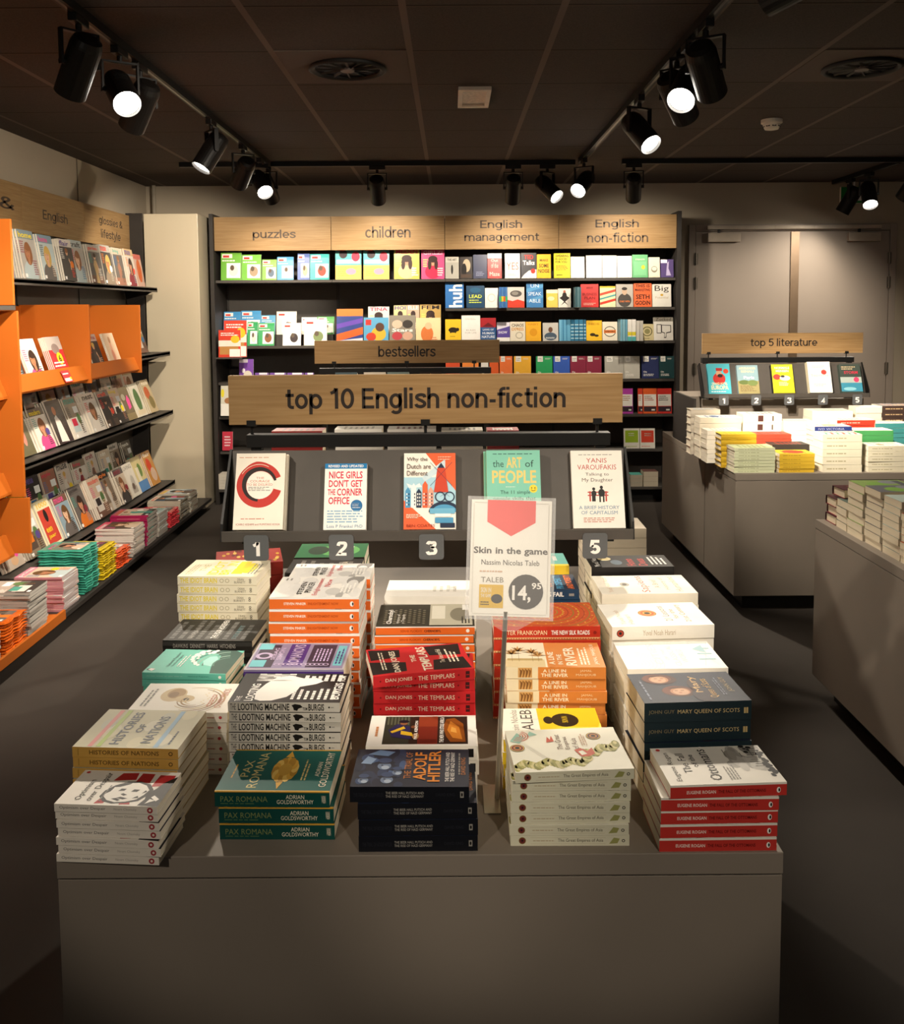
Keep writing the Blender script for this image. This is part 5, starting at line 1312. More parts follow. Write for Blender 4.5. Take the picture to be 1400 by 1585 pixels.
BK_ROW = {
 0: (S1, 'top shelf', [
  (35, 112, 288, sb('#a39f94', [('r', 0, .75, 1, 1, '#b9b4a8'), ('e', .5, .42, .08, .22, '#2a2724'), ('t', 'THE ART', .15, .82, .85, .92, '#3a3632')]), 'grey book with a standing dark figure'),
  (117, 189, 288, sb('#2b2320', [('e', .55, .6, .3, .3, '#b9a58a'), ('e', .35, .4, .2, .3, '#1a1512'), ('r', .1, .04, .9, .2, '#4a3a30')]), 'black and brown photo book'),
  (194, 273, 275, sb('#2f3450', [('l', .2, .1, .8, .3, 3, '#8a8fa8')]), 'dark indigo book with small print'),
  (276, 357, 268, sb('#c53a36', [('r', 0, .8, 1, 1, '#f2ece0'), ('t', 'Out', .25, .66, .75, .78, '#f2d8cc', 0), ('t', 'of the', .25, .42, .75, .62, '#f2d8cc', 0), ('t', 'Maze', .15, .1, .85, .26, '#f2d8cc', 0)]), 'red book titled Out of the Maze'),
  (375, 461, 268, sb('#d9d5cf', [('t', 'Getting to', .15, .75, .85, .83, '#8a7a70', 0), ('t', 'YES', .1, .34, .9, .64, '#c86a5a', 0), ('l', .2, .1, .8, .2, 2, '#a09a92')]), 'white book titled YES'),
  (467, 555, 265, sb('#3a3a3e', [('t', 'TED', .2, .75, .8, .92, '#d0382e'), ('t', 'Talks', .12, .52, .88, .7, '#efece6'), ('p', [(0, 0), (1, 0), (1, .35), (.5, .3), (.2, .15)], '#e2dfd8'), ('e', .78, .28, .15, .1, '#d0382e')]), 'charcoal TED Talks book'),
  (558, 637, 273, sb('#f0b62c', [('t', 'MAKE', .2, .7, .8, .8, '#6a4a1c'), ('t', 'SOME', .15, .44, .85, .6, '#4a3214'), ('t', 'NOISE', .1, .22, .9, .38, '#4a3214')]), 'amber yellow book titled SOME NOISE'),
  (655, 748, 267, sb('#e3d32c', [('t', 'SWEARING', .1, .84, .9, .94, '#2a2618'), ('t', 'IS GOOD', .1, .72, .8, .81, '#2a2618'), ('t', 'FOR YOU', .1, .6, .8, .69, '#2a2618'), ('l', .12, .3, .9, .52, 4, '#b8442c'), ('l', .15, .08, .6, .16, 1, '#2a2618')]), 'acid yellow book with black capitals'),
  (751, 829, 287, sb('#ebe7de', [('l', .1, .86, .3, .93, 1, '#8a8478')]), 'first blank white book beside the acid yellow one'),
  (839, 928, 280, sb('#efebe2', [('l', .1, .86, .3, .93, 1, '#8a8478')]), 'second blank white book from the acid yellow one'),
  (931, 1012, 280, sb('#edE9e0', [('l', .1, .86, .3, .93, 1, '#8a8478')]), 'third blank white book from the acid yellow one'),
  (1015, 1099, 283, sb('#ebe7de', [('l', .1, .86, .3, .93, 1, '#8a8478')]), 'blank white book touching the green one'),
  (1102, 1190, 275, sb('#69b27a', [('r', .1, .1, .9, .7, '#7cc08c'), ('e', .7, .45, .12, .09, '#e0c23a'), ('t', 'STRENGTH', .2, .76, .8, .82, '#d8ecc8')]), 'green book with a yellow dot'),
  (1195, 1258, 290, sb('#ddd8c6', [('e', .5, .4, .28, .16, '#8a8470'), ('e', .5, .43, .22, .1, '#ddd8c6'), ('r', .05, .02, .95, .03, '#b9a93a')]), 'cream book with a drawn bowl'),
  (1264, 1336, 303, sb('#57477a', [('p', [(.4, .1), (.5, .8), (.65, .9), (.6, .5), (.8, .1)], '#b9aed0'), ('r', 0, .8, .5, 1, '#e6e0ee')]), 'violet book with a pale figure')]),
 1: (S2, 'second shelf', [
  (35, 140, 433, sb('#2f6cad', [('r', 0, .93, 1, 1, '#4a8ac4'), ('u', 'huh', .2, .03, .92, .92, '#f2efe6', 1)]), 'blue book with giant white letters'),
  (155, 259, 452, sb('#174060', [('t', 'LEAD', .15, .44, .85, .6, '#c9d44a'), ('l', .15, .2, .85, .4, 2, '#c9d44a'), ('e', .5, .8, .3, .12, '#2a5a7a')]), 'navy LEAD book with lime letters'),
  (262, 336, 465, sb('#e6e2da', [('e', .5, .5, .32, .22, '#cfc9bd'), ('e', .5, .5, .24, .16, '#e6e2da')]), 'white book with a pale embossed ring'),
  (338, 350, 462, sb('#3a6aa8', [('r', 0, .3, 1, .55, '#3aa86a')]), 'slim rainbow spined book, first of four'), (351, 362, 462, sb('#4a7ab0', [('r', 0, .3, 1, .55, '#e0b83a')]), 'slim rainbow spined book, second of four'), (363, 373, 462, sb('#3a6aa8', [('r', 0, .3, 1, .55, '#d0602c')]), 'slim rainbow spined book, third of four'), (374, 384, 462, sb('#4a7ab0', [('r', 0, .3, 1, .55, '#3aa86a')]), 'slim rainbow spined book beside the camera cover'),
  (390, 486, 460, sb('#cbc4bc', [('e', .5, .68, .35, .16, '#5a5550'), ('e', .45, .7, .2, .09, '#8a847c'), ('p', [(0, 0), (1, 0), (1, .3), (.6, .4), (.3, .32), (0, .38)], '#d0402c')]), 'grey book with a lens and torn red band'),
  (498, 593, 434, sb('#3f7cb4', [('p', [(0, .6), (1, .8), (1, .95), (0, .75)], '#5a9ac8'), ('p', [(0, .2), (1, .4), (1, .5), (0, .3)], '#5a9ac8'), ('t', 'UN', .25, .8, .75, .94, '#dce8ee', 0), ('t', 'SPEAK', .1, .48, .9, .62, '#dce8ee', 0), ('t', 'ABLE', .15, .2, .85, .34, '#dce8ee', 0)]), 'tall blue book titled UN SPEAK ABLE'),
  (612, 676, 475, sb('#e3bf58', [('e', .4, .5, .3, .12, '#f2e0a8'), ('r', 0, .8, 1, 1, '#efe4c4')]), 'pale gold book'),
  (679, 751, 468, sb('#d9d3c8', [('e', .5, .6, .18, .22, '#2a2422'), ('p', [(.1, .5), (.5, .68), (.9, .5), (.55, .3), (.8, .1), (.5, .25), (.2, .1), (.45, .3)], '#2a2422'), ('e', .5, .84, .1, .07, '#a8604a')]), 'beige book with a striding dark figure'),
  (765, 777, 462, sb('#3a5a62', []), 'dark teal spine, first of three'), (778, 788, 462, sb('#5a7a82', []), 'dark teal spine, second of three'), (789, 799, 462, sb('#46666e', []), 'dark teal spine beside the red plan book'),
  (808, 909, 443, sb('#c4302d', [('t', 'WHY', .3, .78, .7, .88, '#4a1512'), ('t', 'BUSINESS', .1, .5, .9, .62, '#7a1f1c'), ('t', 'PLAN', .2, .34, .8, .46, '#7a1f1c'), ('l', .15, .08, .85, .2, 2, '#e8b8a8')]), 'red business plan book'),
  (917, 1006, 455, sb('#e6d9ae', [('p', [(0, .1), (1, .3), (1, .42), (0, .22)], '#c8402c'), ('p', [(0, .34), (1, .54), (1, .62), (0, .42)], '#4a9a9a'), ('p', [(0, .54), (1, .74), (1, .86), (0, .66)], '#d0503a'), ('r', 0, .92, 1, 1, '#e0b83a')]), 'book with slanting red and teal stripes'),
  (1009, 1106, 443, sb('#b4aea4', [('e', .5, .3, .4, .3, '#4a4642'), ('e', .5, .68, .15, .16, '#c0a58c'), ('e', .5, .8, .16, .07, '#3a3430'), ('t', 'START WITH', .2, .2, .8, .28, '#e0793a')]), 'grey portrait book with orange print'),
  (1110, 1212, 437, sb('#e6683a', [('t', 'THIS IS', .1, .82, .9, .95, '#2a1c14'), ('t', 'MARKETING', .08, .66, .92, .77, '#2a1c14'), ('t', 'SETH', .12, .33, .88, .52, '#2a1c14'), ('t', 'GODIN', .08, .08, .92, .26, '#2a1c14')]), 'orange book titled THIS IS MARKETING'),
  (1217, 1323, 443, sb('#e3dfd4', [('t', 'Big', .12, .62, .88, .94, '#3a342c', 0), ('t', 'Potential', .15, .36, .85, .46, '#b9a98a', 0), ('e', .5, .52, .08, .05, '#c9a23a')]), 'white book titled Big')]),
 2: (S3, 'third shelf', [
  (35, 125, 643, sb('#efc22c', [('e', .5, .52, .3, .12, '#2a2216'), ('r', .3, .38, .38, .5, '#2a2216'), ('r', .6, .38, .68, .5, '#2a2216'), ('e', .78, .54, .1, .08, '#2a2216'), ('l', .3, .2, .7, .26, 1, '#8a6a1c')]), 'yellow book with a black elephant'),
  (128, 234, 620, sb('#f1ede6', [('l', .2, .82, .8, .9, 2, '#c9c2b8'), ('t', 'RULES', .25, .4, .75, .46, '#a9a29a', 0), ('t', 'FOR LIFE', .2, .3, .8, .36, '#a9a29a', 0)]), 'plain white book with tiny grey capitals'),
  (236, 324, 635, sb('#24548a', [('r', 0, .6, 1, 1, '#a8242a'), ('p', [(.1, .62), (.5, .8), (.9, .62)], '#6a1a1e'), ('t', 'LAWS OF', .15, .46, .85, .54, '#dfe6ee'), ('t', 'HUMAN', .12, .3, .88, .4, '#dfe6ee'), ('t', 'NATURE', .08, .14, .92, .25, '#dfe6ee')]), 'blue and red book titled HUMAN NATURE'),
  (330, 403, 660, sb('#5a4a9a', [('p', [(0, 1), (1, 1), (1, .8), (0, .6)], '#e6e2ee'), ('t', 'SHOW', .1, .4, .8, .54, '#e6e2ee'), ('r', 0, 0, 1, .2, '#efece6')]), 'purple and white book'),
  (405, 491, 657, sb('#e8dfca', [('t', 'CHAOS', .1, .74, .9, .9, '#5a4a2c'), ('t', 'EXPRESS', .1, .54, .9, .7, '#c98a2c'), ('e', .6, .3, .25, .18, '#b9b09a'), ('e', .6, .3, .19, .13, '#e8dfca')]), 'cream book with brown and amber capitals'),
  (494, 581, 657, sb('#f0b12c', [('t', 'HABIT', .15, .82, .85, .92, '#d88a1c'), ('e', .5, .45, .25, .2, '#e09a20')]), 'plain orange yellow book'),
  (591, 679, 663, sb('#c6c2ba', [('e', .5, .25, .4, .22, '#4a5a6a'), ('e', .5, .62, .14, .15, '#6a4a38'), ('l', .2, .12, .8, .22, 2, '#dfe0dc')]), 'grey book with a bald portrait'),
  (685, 749, 645, sb('#5f9fc0', [('r', .0+.0, 0, .12, 1, '#7ab4d0'), ('r', .3, 0, .4, 1, '#3a7aa0'), ('r', .62, 0, .7, 1, '#3a7aa0')]), 'light blue set of spines shown as a boxed book'),
  (751, 838, 645, sb('#2f7396', [('r', .0, .1+.0, 1, .14, '#b9d8e0'), ('r', 0, .26, 1, .3, '#b9d8e0'), ('r', 0, .42, 1, .46, '#b9d8e0'), ('r', 0, .58, 1, .62, '#b9d8e0'), ('r', 0, .74, 1, .78, '#b9d8e0'), ('r', .2, 0, .26, 1, '#1f4a62'), ('r', .5, 0, .56, 1, '#1f4a62'), ('r', .8, 0, .86, 1, '#1f4a62')]), 'teal woven pattern book'),
  (840, 928, 650, sb('#f0be2c', [('t', 'HIDE', .15, .78, .85, .88, '#c98a1c'), ('e', .4, .3, .18, .08, '#3a2c14'), ('e', .65, .25, .14, .06, '#3a2c14')]), 'yellow book with small dark birds'),
  (931, 1016, 657, sb('#ece2cc', [('e', .5, .48, .4, .28, '#3a342c'), ('e', .5, .48, .35, .24, '#ece2cc'), ('r', .1, .4, .9, .56, '#e0762c'), ('t', 'SUPERHUMAN', .14, .43, .86, .53, '#3a342c')]), 'cream book with an orange banded circle'),
  (1019, 1031, 643, sb('#7ab0c4', []), 'pale blue spine, first in the row of mixed spines'), (1033, 1045, 643, sb('#8abccc', []), 'pale blue spine, second in the row of mixed spines'), (1047, 1059, 643, sb('#6aa4bc', []), 'pale blue spine, third in the row of mixed spines'), (1061, 1082, 643, sb('#efece4', [('r', 0, .25, 1, .42, '#e0d03a'), ('r', 0, 0, 1, .2, '#5ab4b4')]), 'white spine with a yellow and teal foot'), (1084, 1106, 643, sb('#f2efe8', [('r', 0, .25, 1, .42, '#e0d03a'), ('r', 0, 0, 1, .2, '#5ab4b4')]), 'second white spine with a yellow and teal foot'), (1109, 1127, 650, sb('#d0ccc2', []), 'pale grey spine in the row of mixed spines'), (1129, 1147, 650, sb('#c4c0b6', []), 'pale grey spine beside the olive circle book'),
  (1150, 1223, 670, sb('#cbbd90', [('e', .5, .55, .4, .3, '#6a6440'), ('e', .5, .55, .32, .24, '#cbbd90'), ('e', .5, .55, .22, .16, '#8a8458'), ('l', .2, .08, .8, .16, 1, '#5a5434')]), 'tan book with an olive circle'),
  (1224, 1334, 632, sb('#dfdbd2', [('r', 0, .82, 1, 1, '#8a8478'), ('t', 'Zucked', .1, .85, .9, .98, '#2a2622', 0), ('p', [(.15, .3), (.4, .3), (.4, .7), (.15, .7)], '#3a3632'), ('p', [(.18, .33), (.37, .33), (.37, .67), (.18, .67)], '#dfdbd2'), ('p', [(.4, .34), (.55, .3), (.52, .1), (.64, .1), (.66, .3), (.9, .34), (.9, .66), (.4, .68)], '#3a3632'), ('p', [(.43, .37), (.58, .33), (.55, .14), (.61, .14), (.64, .34), (.86, .38), (.86, .63), (.43, .65)], '#dfdbd2')]), 'white book with a thumbs down drawing')]),
}
BK_ROW[3] = (S4, 'fourth shelf', [(a, c, 853, sb(col, [('r', .1, .76, .42, 1, '#efece4'), ('l', .14, .8, .38, .94, 2, '#4a4642'), ('l', .55, .85, .92, .93, 2, '#dfdbd2'), ('t', 'On', .1, .26, .3, .34, '#efece4'), ('l', .1, .1, .8, .22, 2, '#efece4')]), lab) for a, c, col, lab in (
  (345, 418, '#ee783c', 'orange management book with a white label'), (427, 524, '#f1b53a', 'amber management book with a white label'), (553, 646, '#2fa560', 'green management book with a white label'), (652, 745, '#3a60bc', 'royal blue management book with a white label'),
  (749, 837, '#8c2c44', 'maroon management book beside the royal blue one'), (839, 926, '#8c2c44', 'maroon management book nearer the door'), (945, 1052, '#b7b4aa', 'plain grey management book'), (1054, 1144, '#c2bfb4', 'grey management book with a green band'), (1155, 1253, '#2b345e', 'navy management book'), (1255, 1341, '#1f4346', 'dark green management book at the shelf end'))])
for k, (z, nm, items) in BK_ROW.items():
    for x0, x1, pyt, D, lab in items:
        thin = x1-x0 < 25
        shelf_px(q6(x0), q6(x1), q6y(pyt), z, FY+.03, D, f'{lab}, {nm} of far bookcases', f'books on the {nm} of the far bookcases', th=.13 if thin else .022, tilt=1 if thin else 7)
for px0, px1, col, lab in ((690, 712, '#d8502c', 'red'), (716, 741, '#ee8a3c', 'amber'), (745, 756, '#e9e4da', 'white'), (758, 772, '#e0602c', 'orange')):
    shelf_px(px0, px1, 553, S4, FY+.03, sb(col, [('r', .1, .76, .42, 1, '#efece4')]), f'{lab} book just under the bestsellers sign, fourth shelf of the far bookcases', 'books on the fourth shelf of the far bookcases')
def wbook(c1, c2): return sb(c1, [('r', .04, .3, .96, .76, '#ece8de'), ('l', .1, .5, .8, .72, 3, c2), ('r', .04, .08, .96, .28, '#3a2c34'), ('r', .6, .12, .85, .18, '#e6e0d6')])
for px0, px1, c1, c2, lab in ((940, 962, '#a8379a', '#a8379a', 'magenta course book'), (963, 980, '#b03fa2', '#b8742c', 'magenta course book beside the sign end'), (988, 995, '#d8442c', '#c8503a', 'narrow red orange course book'), (996, 1017, '#e0602c', '#c8503a', 'orange red course book with a white band'), (1018, 1040, '#d8342c', '#4a4642', 'red course book at the shelf end')):
    shelf_px(px0, px1, 601, S5, FY+.03, wbook(c1, c2), f'{lab}, fifth shelf of the far bookcases', 'course books on the fifth shelf')
for px0, px1, c1, lab in ((966, 990, '#94b02c', 'lime green'), (991, 1014, '#d0442e', 'red')):
    shelf_px(px0, px1, 663, S6, FY+.03, sb('#e2ded2', [('r', .08, .3, .92, .9, c1), ('l', .3, .6, .8, .8, 2, '#f2efe0'), ('l', .1, .08, .9, .14, 1, c1)]), f'{lab} and white book on the sixth shelf near the aisle table', 'books on the sixth shelf')
# stacks on the lowest deck
def low_stack(px0, px1, pyt, n, look, col, topc):
    a = at_y(px0, pyt, FY+.0); c = at_y(px1, pyt, FY)
    D = dict(fc=topc, sc=col, bc=col, look=look, page='#d9cfba')
    h = (a.z-.14)/n
    for i in range(n):
        put_book(D, c.x-a.x-.004, .13, h-.001, T((a.x+c.x)/2, FY+.0, .14+h*(n-1-i)+.0005, math.pi/2), f'{look}, {ORD[i]}', f'{look}: stack')
low_stack(974, 993, 733, 3, 'grey paperback with a teal top on the lowest bookcase deck', '#b9ae9a', '#5aa89a')
low_stack(994, 1017, 728, 3, 'beige paperback on the lowest bookcase deck', '#c2b7a2', '#6a4a44')
low_stack(341, 359, 732, 5, 'cream paperback on the lowest deck beside the pillar', '#e6dfd0', '#d8cfc0')

# puzzle and children bays
def q5(x): return 320+x/3.684
def puz(c, pic='#d8d4c8'): return sb(c, [('r', .0, .86, 1, 1, c), ('r', .05, .8, .55, .95, '#e9e4da'), ('r', .1, .82, .4, .9, '#c8342c'), ('r', .28, .08, .95, .62, '#eef0ea'), ('e', .62, .34, .22, .2, pic), ('e', .55, .45, .1, .1, '#5a4a3a'), ('l', .06, .66, .8, .76, 1, '#f2efe6')])
def girl(c, t, tc, dress='#d8b08a'): return sb(c, [('t', t, .08, .84, .92, .97, tc), ('e', .5, .25, .34, .24, dress), ('e', .5, .6, .15, .15, '#c98f70'), ('e', .5, .68, .2, .12, '#3a2420'), ('e', .36, .5, .08, .18, '#3a2420'), ('e', .64, .5, .08, .18, '#3a2420'), ('l', .08, .4, .3, .7, 4, '#f2e86a'), ('l', .7, .1, .95, .4, 4, '#f2efe6')])
def teal_mag(): return sb('#4aa4a4', [('r', 0, 0, 1, .45, '#e0b860'), ('r', .05, .5, .95, .62, '#e9e4ee'), ('e', .78, .72, .16, .16, '#c8344a'), ('e', .3, .8, .16, .14, '#3a2c30'), ('r', .05, .9, .35, .99, '#d8304a'), ('l', .1, .1, .9, .4, 5, '#7fb04a'), ('e', .6, .25, .2, .1, '#e08aa0')])
TOPL = rows_l[0]
for x0, x1, yt, D, lab in ((79, 196, 262, puz('#6bac3a'), 'large green puzzle magazine at the end by the pillar'), (199, 309, 274, puz('#6fb040', '#a08a70'), 'second green puzzle magazine, slightly lower'), (315, 398, 302, puz('#7ab04a', '#5a6a7a'), 'short green puzzle magazine'), (401, 495, 287, puz('#3f8ac0', '#cfd4cc'), 'white and blue puzzle magazine'), (517, 586, 268, puz('#3f5a9c', '#b9b48a'), 'indigo puzzle magazine'), (589, 698, 270, puz('#1f9e9c', '#a04a3a'), 'teal puzzle magazine with a red picture'),
        (733, 881, 233, teal_mag(), 'teal and yellow bagged girls magazine, the one nearer the puzzles'), (893, 1041, 234, teal_mag(), 'teal and yellow bagged girls magazine, the one nearer the pink magazine'), (1068, 1213, 240, girl('#b9b04a', 'MEIDEN', '#d8305a'), 'yellow green girls magazine with long dark hair'), (1224, 1356, 246, girl('#d0487a', 'GIRLZ!', '#f2c8d8', '#c8284a'), 'pink girls magazine beside the management books')):
    shelf_px(q5(x0), q5(x1), q6y(yt), TOPL, FY+.03, D, f'{lab}, top shelf', 'magazines on the top shelf under puzzles and children', th=.012, mag=True)
Z2 = rows_l[1]
step = lambda z0, py: z0
def tier(items, z, y, grp, suffix):
    for x0, x1, yt, D, lab in items:
        shelf_px(q5(x0), q5(x1), q6y(yt), z, y, D, f'{lab}, {suffix}', grp, th=.01, mag=True, tilt=12)
for k, nm in ((0, 'puzzle'), (1, 'children')):
    b = MB(); b.box(BW[k]+.02, BW[k+1]-.02, FY+.16, FY+.3, Z2+.001, Z2+.09, SHELF); tag(b.build('display_step'), f'low charcoal step holding the rear row of {nm} magazines', 'display step')
tier([(94, 190, 598, puz('#3a8ac0'), 'first blue puzzle magazine'), (193, 306, 592, puz('#3f90c4', '#c8405a'), 'second blue puzzle magazine'), (308, 390, 618, puz('#5aa0c8'), 'short pale blue puzzle magazine'), (396, 510, 596, puz('#e9dcc8', '#e0803c'), 'white and orange puzzle magazine'), (540, 628, 630, puz('#e6e6da', '#6fae4a'), 'white puzzle magazine with a green head'), (630, 726, 626, puz('#5aa858'), 'green puzzle magazine at the bay joint'),
      (919, 1040, 568, girl('#e9d8d0', 'TINA', '#d8486a'), 'pale girls magazine'), (1066, 1140, 560, girl('#e0c890', 'HOI', '#5a4a8a'), 'sand coloured girls magazine'), (1142, 1212, 558, girl('#c9a890', 'ELLE', '#f2efe6'), 'brown girls magazine'), (1216, 1336, 556, girl('#d8b060', 'FEM', '#3a2c2a'), 'golden girls magazine')], Z2+.0912, FY+.2, 'rear row of puzzle and children magazines', 'rear row of the second shelf')
tier([(229, 288, 656, puz('#2f9a5a'), 'first deep green puzzle magazine'), (291, 384, 662, puz('#35a05c', '#8a5a3a'), 'second deep green puzzle magazine'), (432, 536, 662, puz('#e9e2dc', '#3a3030'), 'white puzzle magazine with a dark haired portrait'), (553, 684, 640, puz('#e6e4d4', '#7a8a5a'), 'large white puzzle magazine with a green animal'),
      (738, 888, 580, sb('#2c3f8a', [('p', [(0, .1), (1, .3), (1, .5), (0, .3)], '#e0642c'), ('p', [(0, .45), (1, .62), (1, .75), (0, .58)], '#6a4ab0'), ('r', 0, .8, 1, 1, '#e0803c'), ('p', [(0, 0), (1, .05), (1, .2), (0, .12)], '#d8d4e0')]), 'navy toy magazine with orange and violet slashes'), (894, 1036, 630, sb('#5aa4cc', [('e', .6, .4, .3, .25, '#d8b03a'), ('e', .65, .65, .18, .16, '#5a3a2c'), ('r', .08, .72, .3, .92, '#d8342c'), ('e', .3, .3, .2, .15, '#c8402c')]), 'sky blue toy magazine'), (1041, 1190, 617, sb('#8a8274', [('e', .3, .7, .2, .14, '#d8b8a0'), ('e', .7, .7, .2, .14, '#3a3430'), ('e', .3, .3, .2, .14, '#b8424a'), ('e', .7, .3, .2, .14, '#c9a08a'), ('t', 'Stars', .1, .44, .9, .56, '#f2efe6')]), 'crowded collage magazine'), (1193, 1335, 632, sb('#e6cfa0', [('e', .45, .4, .25, .3, '#d0743a'), ('e', .5, .7, .14, .13, '#e6b890'), ('l', .6, .1, .9, .3, 3, '#c8502c')]), 'cream and orange magazine')],
     Z2, FY+.03, 'front row of puzzle and children magazines', 'front row of the second shelf')
z_ = at_y(340, 553, FY-.07).z
b = MB(); b.box(BW[0]+.015, at_y(380, 553, FY).x, FY-.13, FY-.001, z_-.012, z_, SHELF); tag(b.build('shelf_ledge'), 'small ledge holding the red puzzle magazines beside the pillar', 'ledge')
for px0, px1, pyt, lab, dy in ((346, 381, 496, 'red topped puzzle magazine on the ledge beside the pillar, the one behind', -.085), (338, 372, 511, 'red topped puzzle magazine on the ledge beside the pillar, in front', -.108)):
    shelf_px(px0, px1, pyt, z_, FY+dy, sb('#d0402c', [('r', .05, .1, .9, .4, '#b9854a'), ('r', .0, .4, 1, .62, '#e0dccf'), ('e', .75, .66, .2, .14, '#e8b82c'), ('r', .5, .02, .98, .3, '#efece4'), ('l', .1, .78, .9, .92, 2, '#f2efe6')]), lab, 'red puzzle magazines on the ledge', th=.01, mag=True, tilt=5)
shelf_px(370, 392, 556, rows_l[2], FY+.03, sb('#7a4aa8', [('e', .6, .3, .3, .2, '#d8d0c0'), ('r', 0, .85, .6, 1, '#efe6f2'), ('e', .3, .5, .12, .1, '#efe6f2')]), 'violet puzzle magazine above the front sign corner', None, th=.01, mag=True)
for i, (px0, px1) in enumerate(((395, 416), (418, 443), (445, 470), (472, 486))):
    shelf_px(px0, px1, 577, rows_l[2], FY+.03, sb('#7a54a8', [('r', .3, .8, .9, 1, '#efe6f2')]), f'violet magazine peeping over the front sign, {("first", "second", "third", "fourth")[i]} of four', 'violet magazines peeping over the front sign', th=.01, mag=True)
shelf_px(341, 360, 597, rows_l[3]+.01, FY-.02, sb('#d8d4c4', [('r', 0, .0, 1, .4, '#efece4'), ('e', .15, .75, .14, .14, '#e8d83a'), ('e', .6, .5, .3, .1, '#a8744a')]), 'white and yellow magazine low beside the pillar', None, th=.01, mag=True)
shelf_px(344, 360, 668, rows_l[4]+.01, FY+.0, sb('#c8344a', [('l', .2, .2, .9, .8, 4, '#f2d8dc')]), 'crimson magazine low beside the pillar', None, th=.01, mag=True)
# ------------------------------------------------------------------ magazine wall
XW = XL+.004
SX = -2.68
ys = [at_x(px, 300, SX).y for px in (-62, 33, 129, 203)]
# steel back of the unit
b = MB(); b.box(XW, -2.69, 3.4, 7.71, 0, 2.42, SHELF)
unit = tag(b.build('magazine_wall_unit'), 'long charcoal wall unit carrying the magazine shelves', 'shelf unit')
b = MB(); b.box(-2.689, -2.555, 7.695, 7.715, 0, 2.49, DARK); b.build('end_panel', unit)
for y in (4.74, 5.72, 6.68):
    b = MB(); b.box(-2.6895, -2.6855, y-.004, y+.004, .1, 2.2, BLACK); b.build('slotted_upright', unit)
ztop, zbot = 2.5, 2.17
SGN = [((3.4, 4.77), [('&', .88, .96, .4, .66)], 'oak sign ending in an ampersand, cut by the picture edge'), ((4.77, 5.93), [('English', .3, .7, .3, .58)], 'oak sign reading English on the magazine wall'), ((5.93, 7.69), [('glossies &', .28, .77, .52, .78), ('lifestyle', .31, .72, .14, .44)], 'oak sign reading glossies & lifestyle on the magazine wall')]
# boards follow the wall: their length runs along y
e1, e2, e3 = (at_x(px, 300, SX+.02).y for px in (33, 129, 203))
za = at_x(116, 310, SX+.02).z; zb = at_x(116, 372, SX+.02).z
for (a, c), rows, lab in (((3.4, e1-.003), SGN[0][1], SGN[0][2]), ((e1, e2-.003), SGN[1][1], SGN[1][2]), ((e2, e3), SGN[2][1], SGN[2][2])):
    w = c-a
    sign(lab, -w/2, w/2, zb, za, 0, rows, ink=SI, bold=3, mw=Matrix.Translation((SX+.02, (a+c)/2, zb)) @ Matrix.Rotation(math.pi/2, 4, 'Z'))
def wshelf(x1, y0, y1, z, label, th=.02, lip=.02):
    b = MB(); b.box(-2.685, x1, y0, y1, z-th, z, SHELF); b.box(x1-.003, x1, y0, y1, z-th-.012, z+lip*.3, SHELF)
    t = tag(b.build('magazine_shelf', bevel=.001), label, 'shelf', 'charcoal shelves of the magazine wall')
    for y in (y1-.02, y0+.01):
        b = MB(); b.prism([(-2.685, z-th), (x1-.02, z-th), (-2.66, z-th-.12)], 'y', y, y+.004, DARK); b.build('bracket', t)
    return t
wshelf(-2.42, 4.8, 7.62, 1.868, 'top shelf of the magazine wall, under the English sign')
wshelf(-2.33, 6.72, 7.62, 1.345, 'short shelf beside the last orange box, near the pillar')
wshelf(-2.32, 4.8, 7.62, .858, 'middle sloping shelf of the magazine wall, under the orange boxes')
wshelf(-2.32, 4.8, 7.62, .27, 'lowest magazine shelf, just above the floor deck')
# orange fittings
def oprism(b, pts, y0, y1, m=ORANGE): b.prism(pts, 'y', y0, y1, m)
def orange_box(y0, y1, label):
    """an orange bin: end panels across the wall, a sloping tray with a raised lip between"""
    t = thing('orange_display_box', label, 'display box', 'orange display boxes of the magazine wall', T(-2.46, (y0+y1)/2, 1.23))
    mv = Matrix.Translation((2.46, -(y0+y1)/2, -1.23))
    for y in ((y1-.02),):
        b = MB(); b.box(-2.684, -2.25, y, y+.018, 1.237, 1.728, ORANGE); b.xf(mv); b.build('side_panel', t, bevel=.002)
    b = MB(); b.box(-2.684, -2.672, y0+.02, y1-.0205, 1.24, 1.72, ORANGE); b.xf(mv); b.build('back_panel', t)
    b = MB(); oprism(b, [(-2.67, 1.262), (-2.275, 1.262), (-2.275, 1.25), (-2.67, 1.25)], y0+.02, y1-.0205); b.prism([(-2.279, 1.262), (-2.262, 1.262), (-2.3, 1.35), (-2.317, 1.35)], 'y', y0+.02, y1-.0205, ORANGE); b.xf(mv); b.build('tray', t, bevel=.001)
YD = [at_x(18, 400, -2.25).y, at_x(140, 500, -2.25).y, at_x(218, 500, -2.25).y]
orange_box(YD[0]+.03, YD[1], 'orange display box nearer the viewer, with a red magazine inside')
orange_box(YD[1]+.001, YD[2], 'orange display box nearer the pillar, with a nude cover inside')
yo = YD[0]
t = thing('orange_bay', 'tall orange magazine bay cut by the picture edge', 'display bay', None, T(-2.4, yo-.4, 0))
mv = Matrix.Translation((2.4, -(yo-.4), 0))
for z0, z1, dx in ((1.72, 2.16, 0), (.72, 1.69, .015), (.42, .715, .035)):
    b = MB(); b.box(-2.684, -2.25+dx, yo-.001, yo+.018, z0, z1, ORANGE); b.xf(mv); b.build('side_panel', t, bevel=.002)
b = MB(); b.box(-2.684, -2.672, yo-1.0, yo-.002, .3, 2.16, ORANGE); b.xf(mv); b.build('back_panel', t)
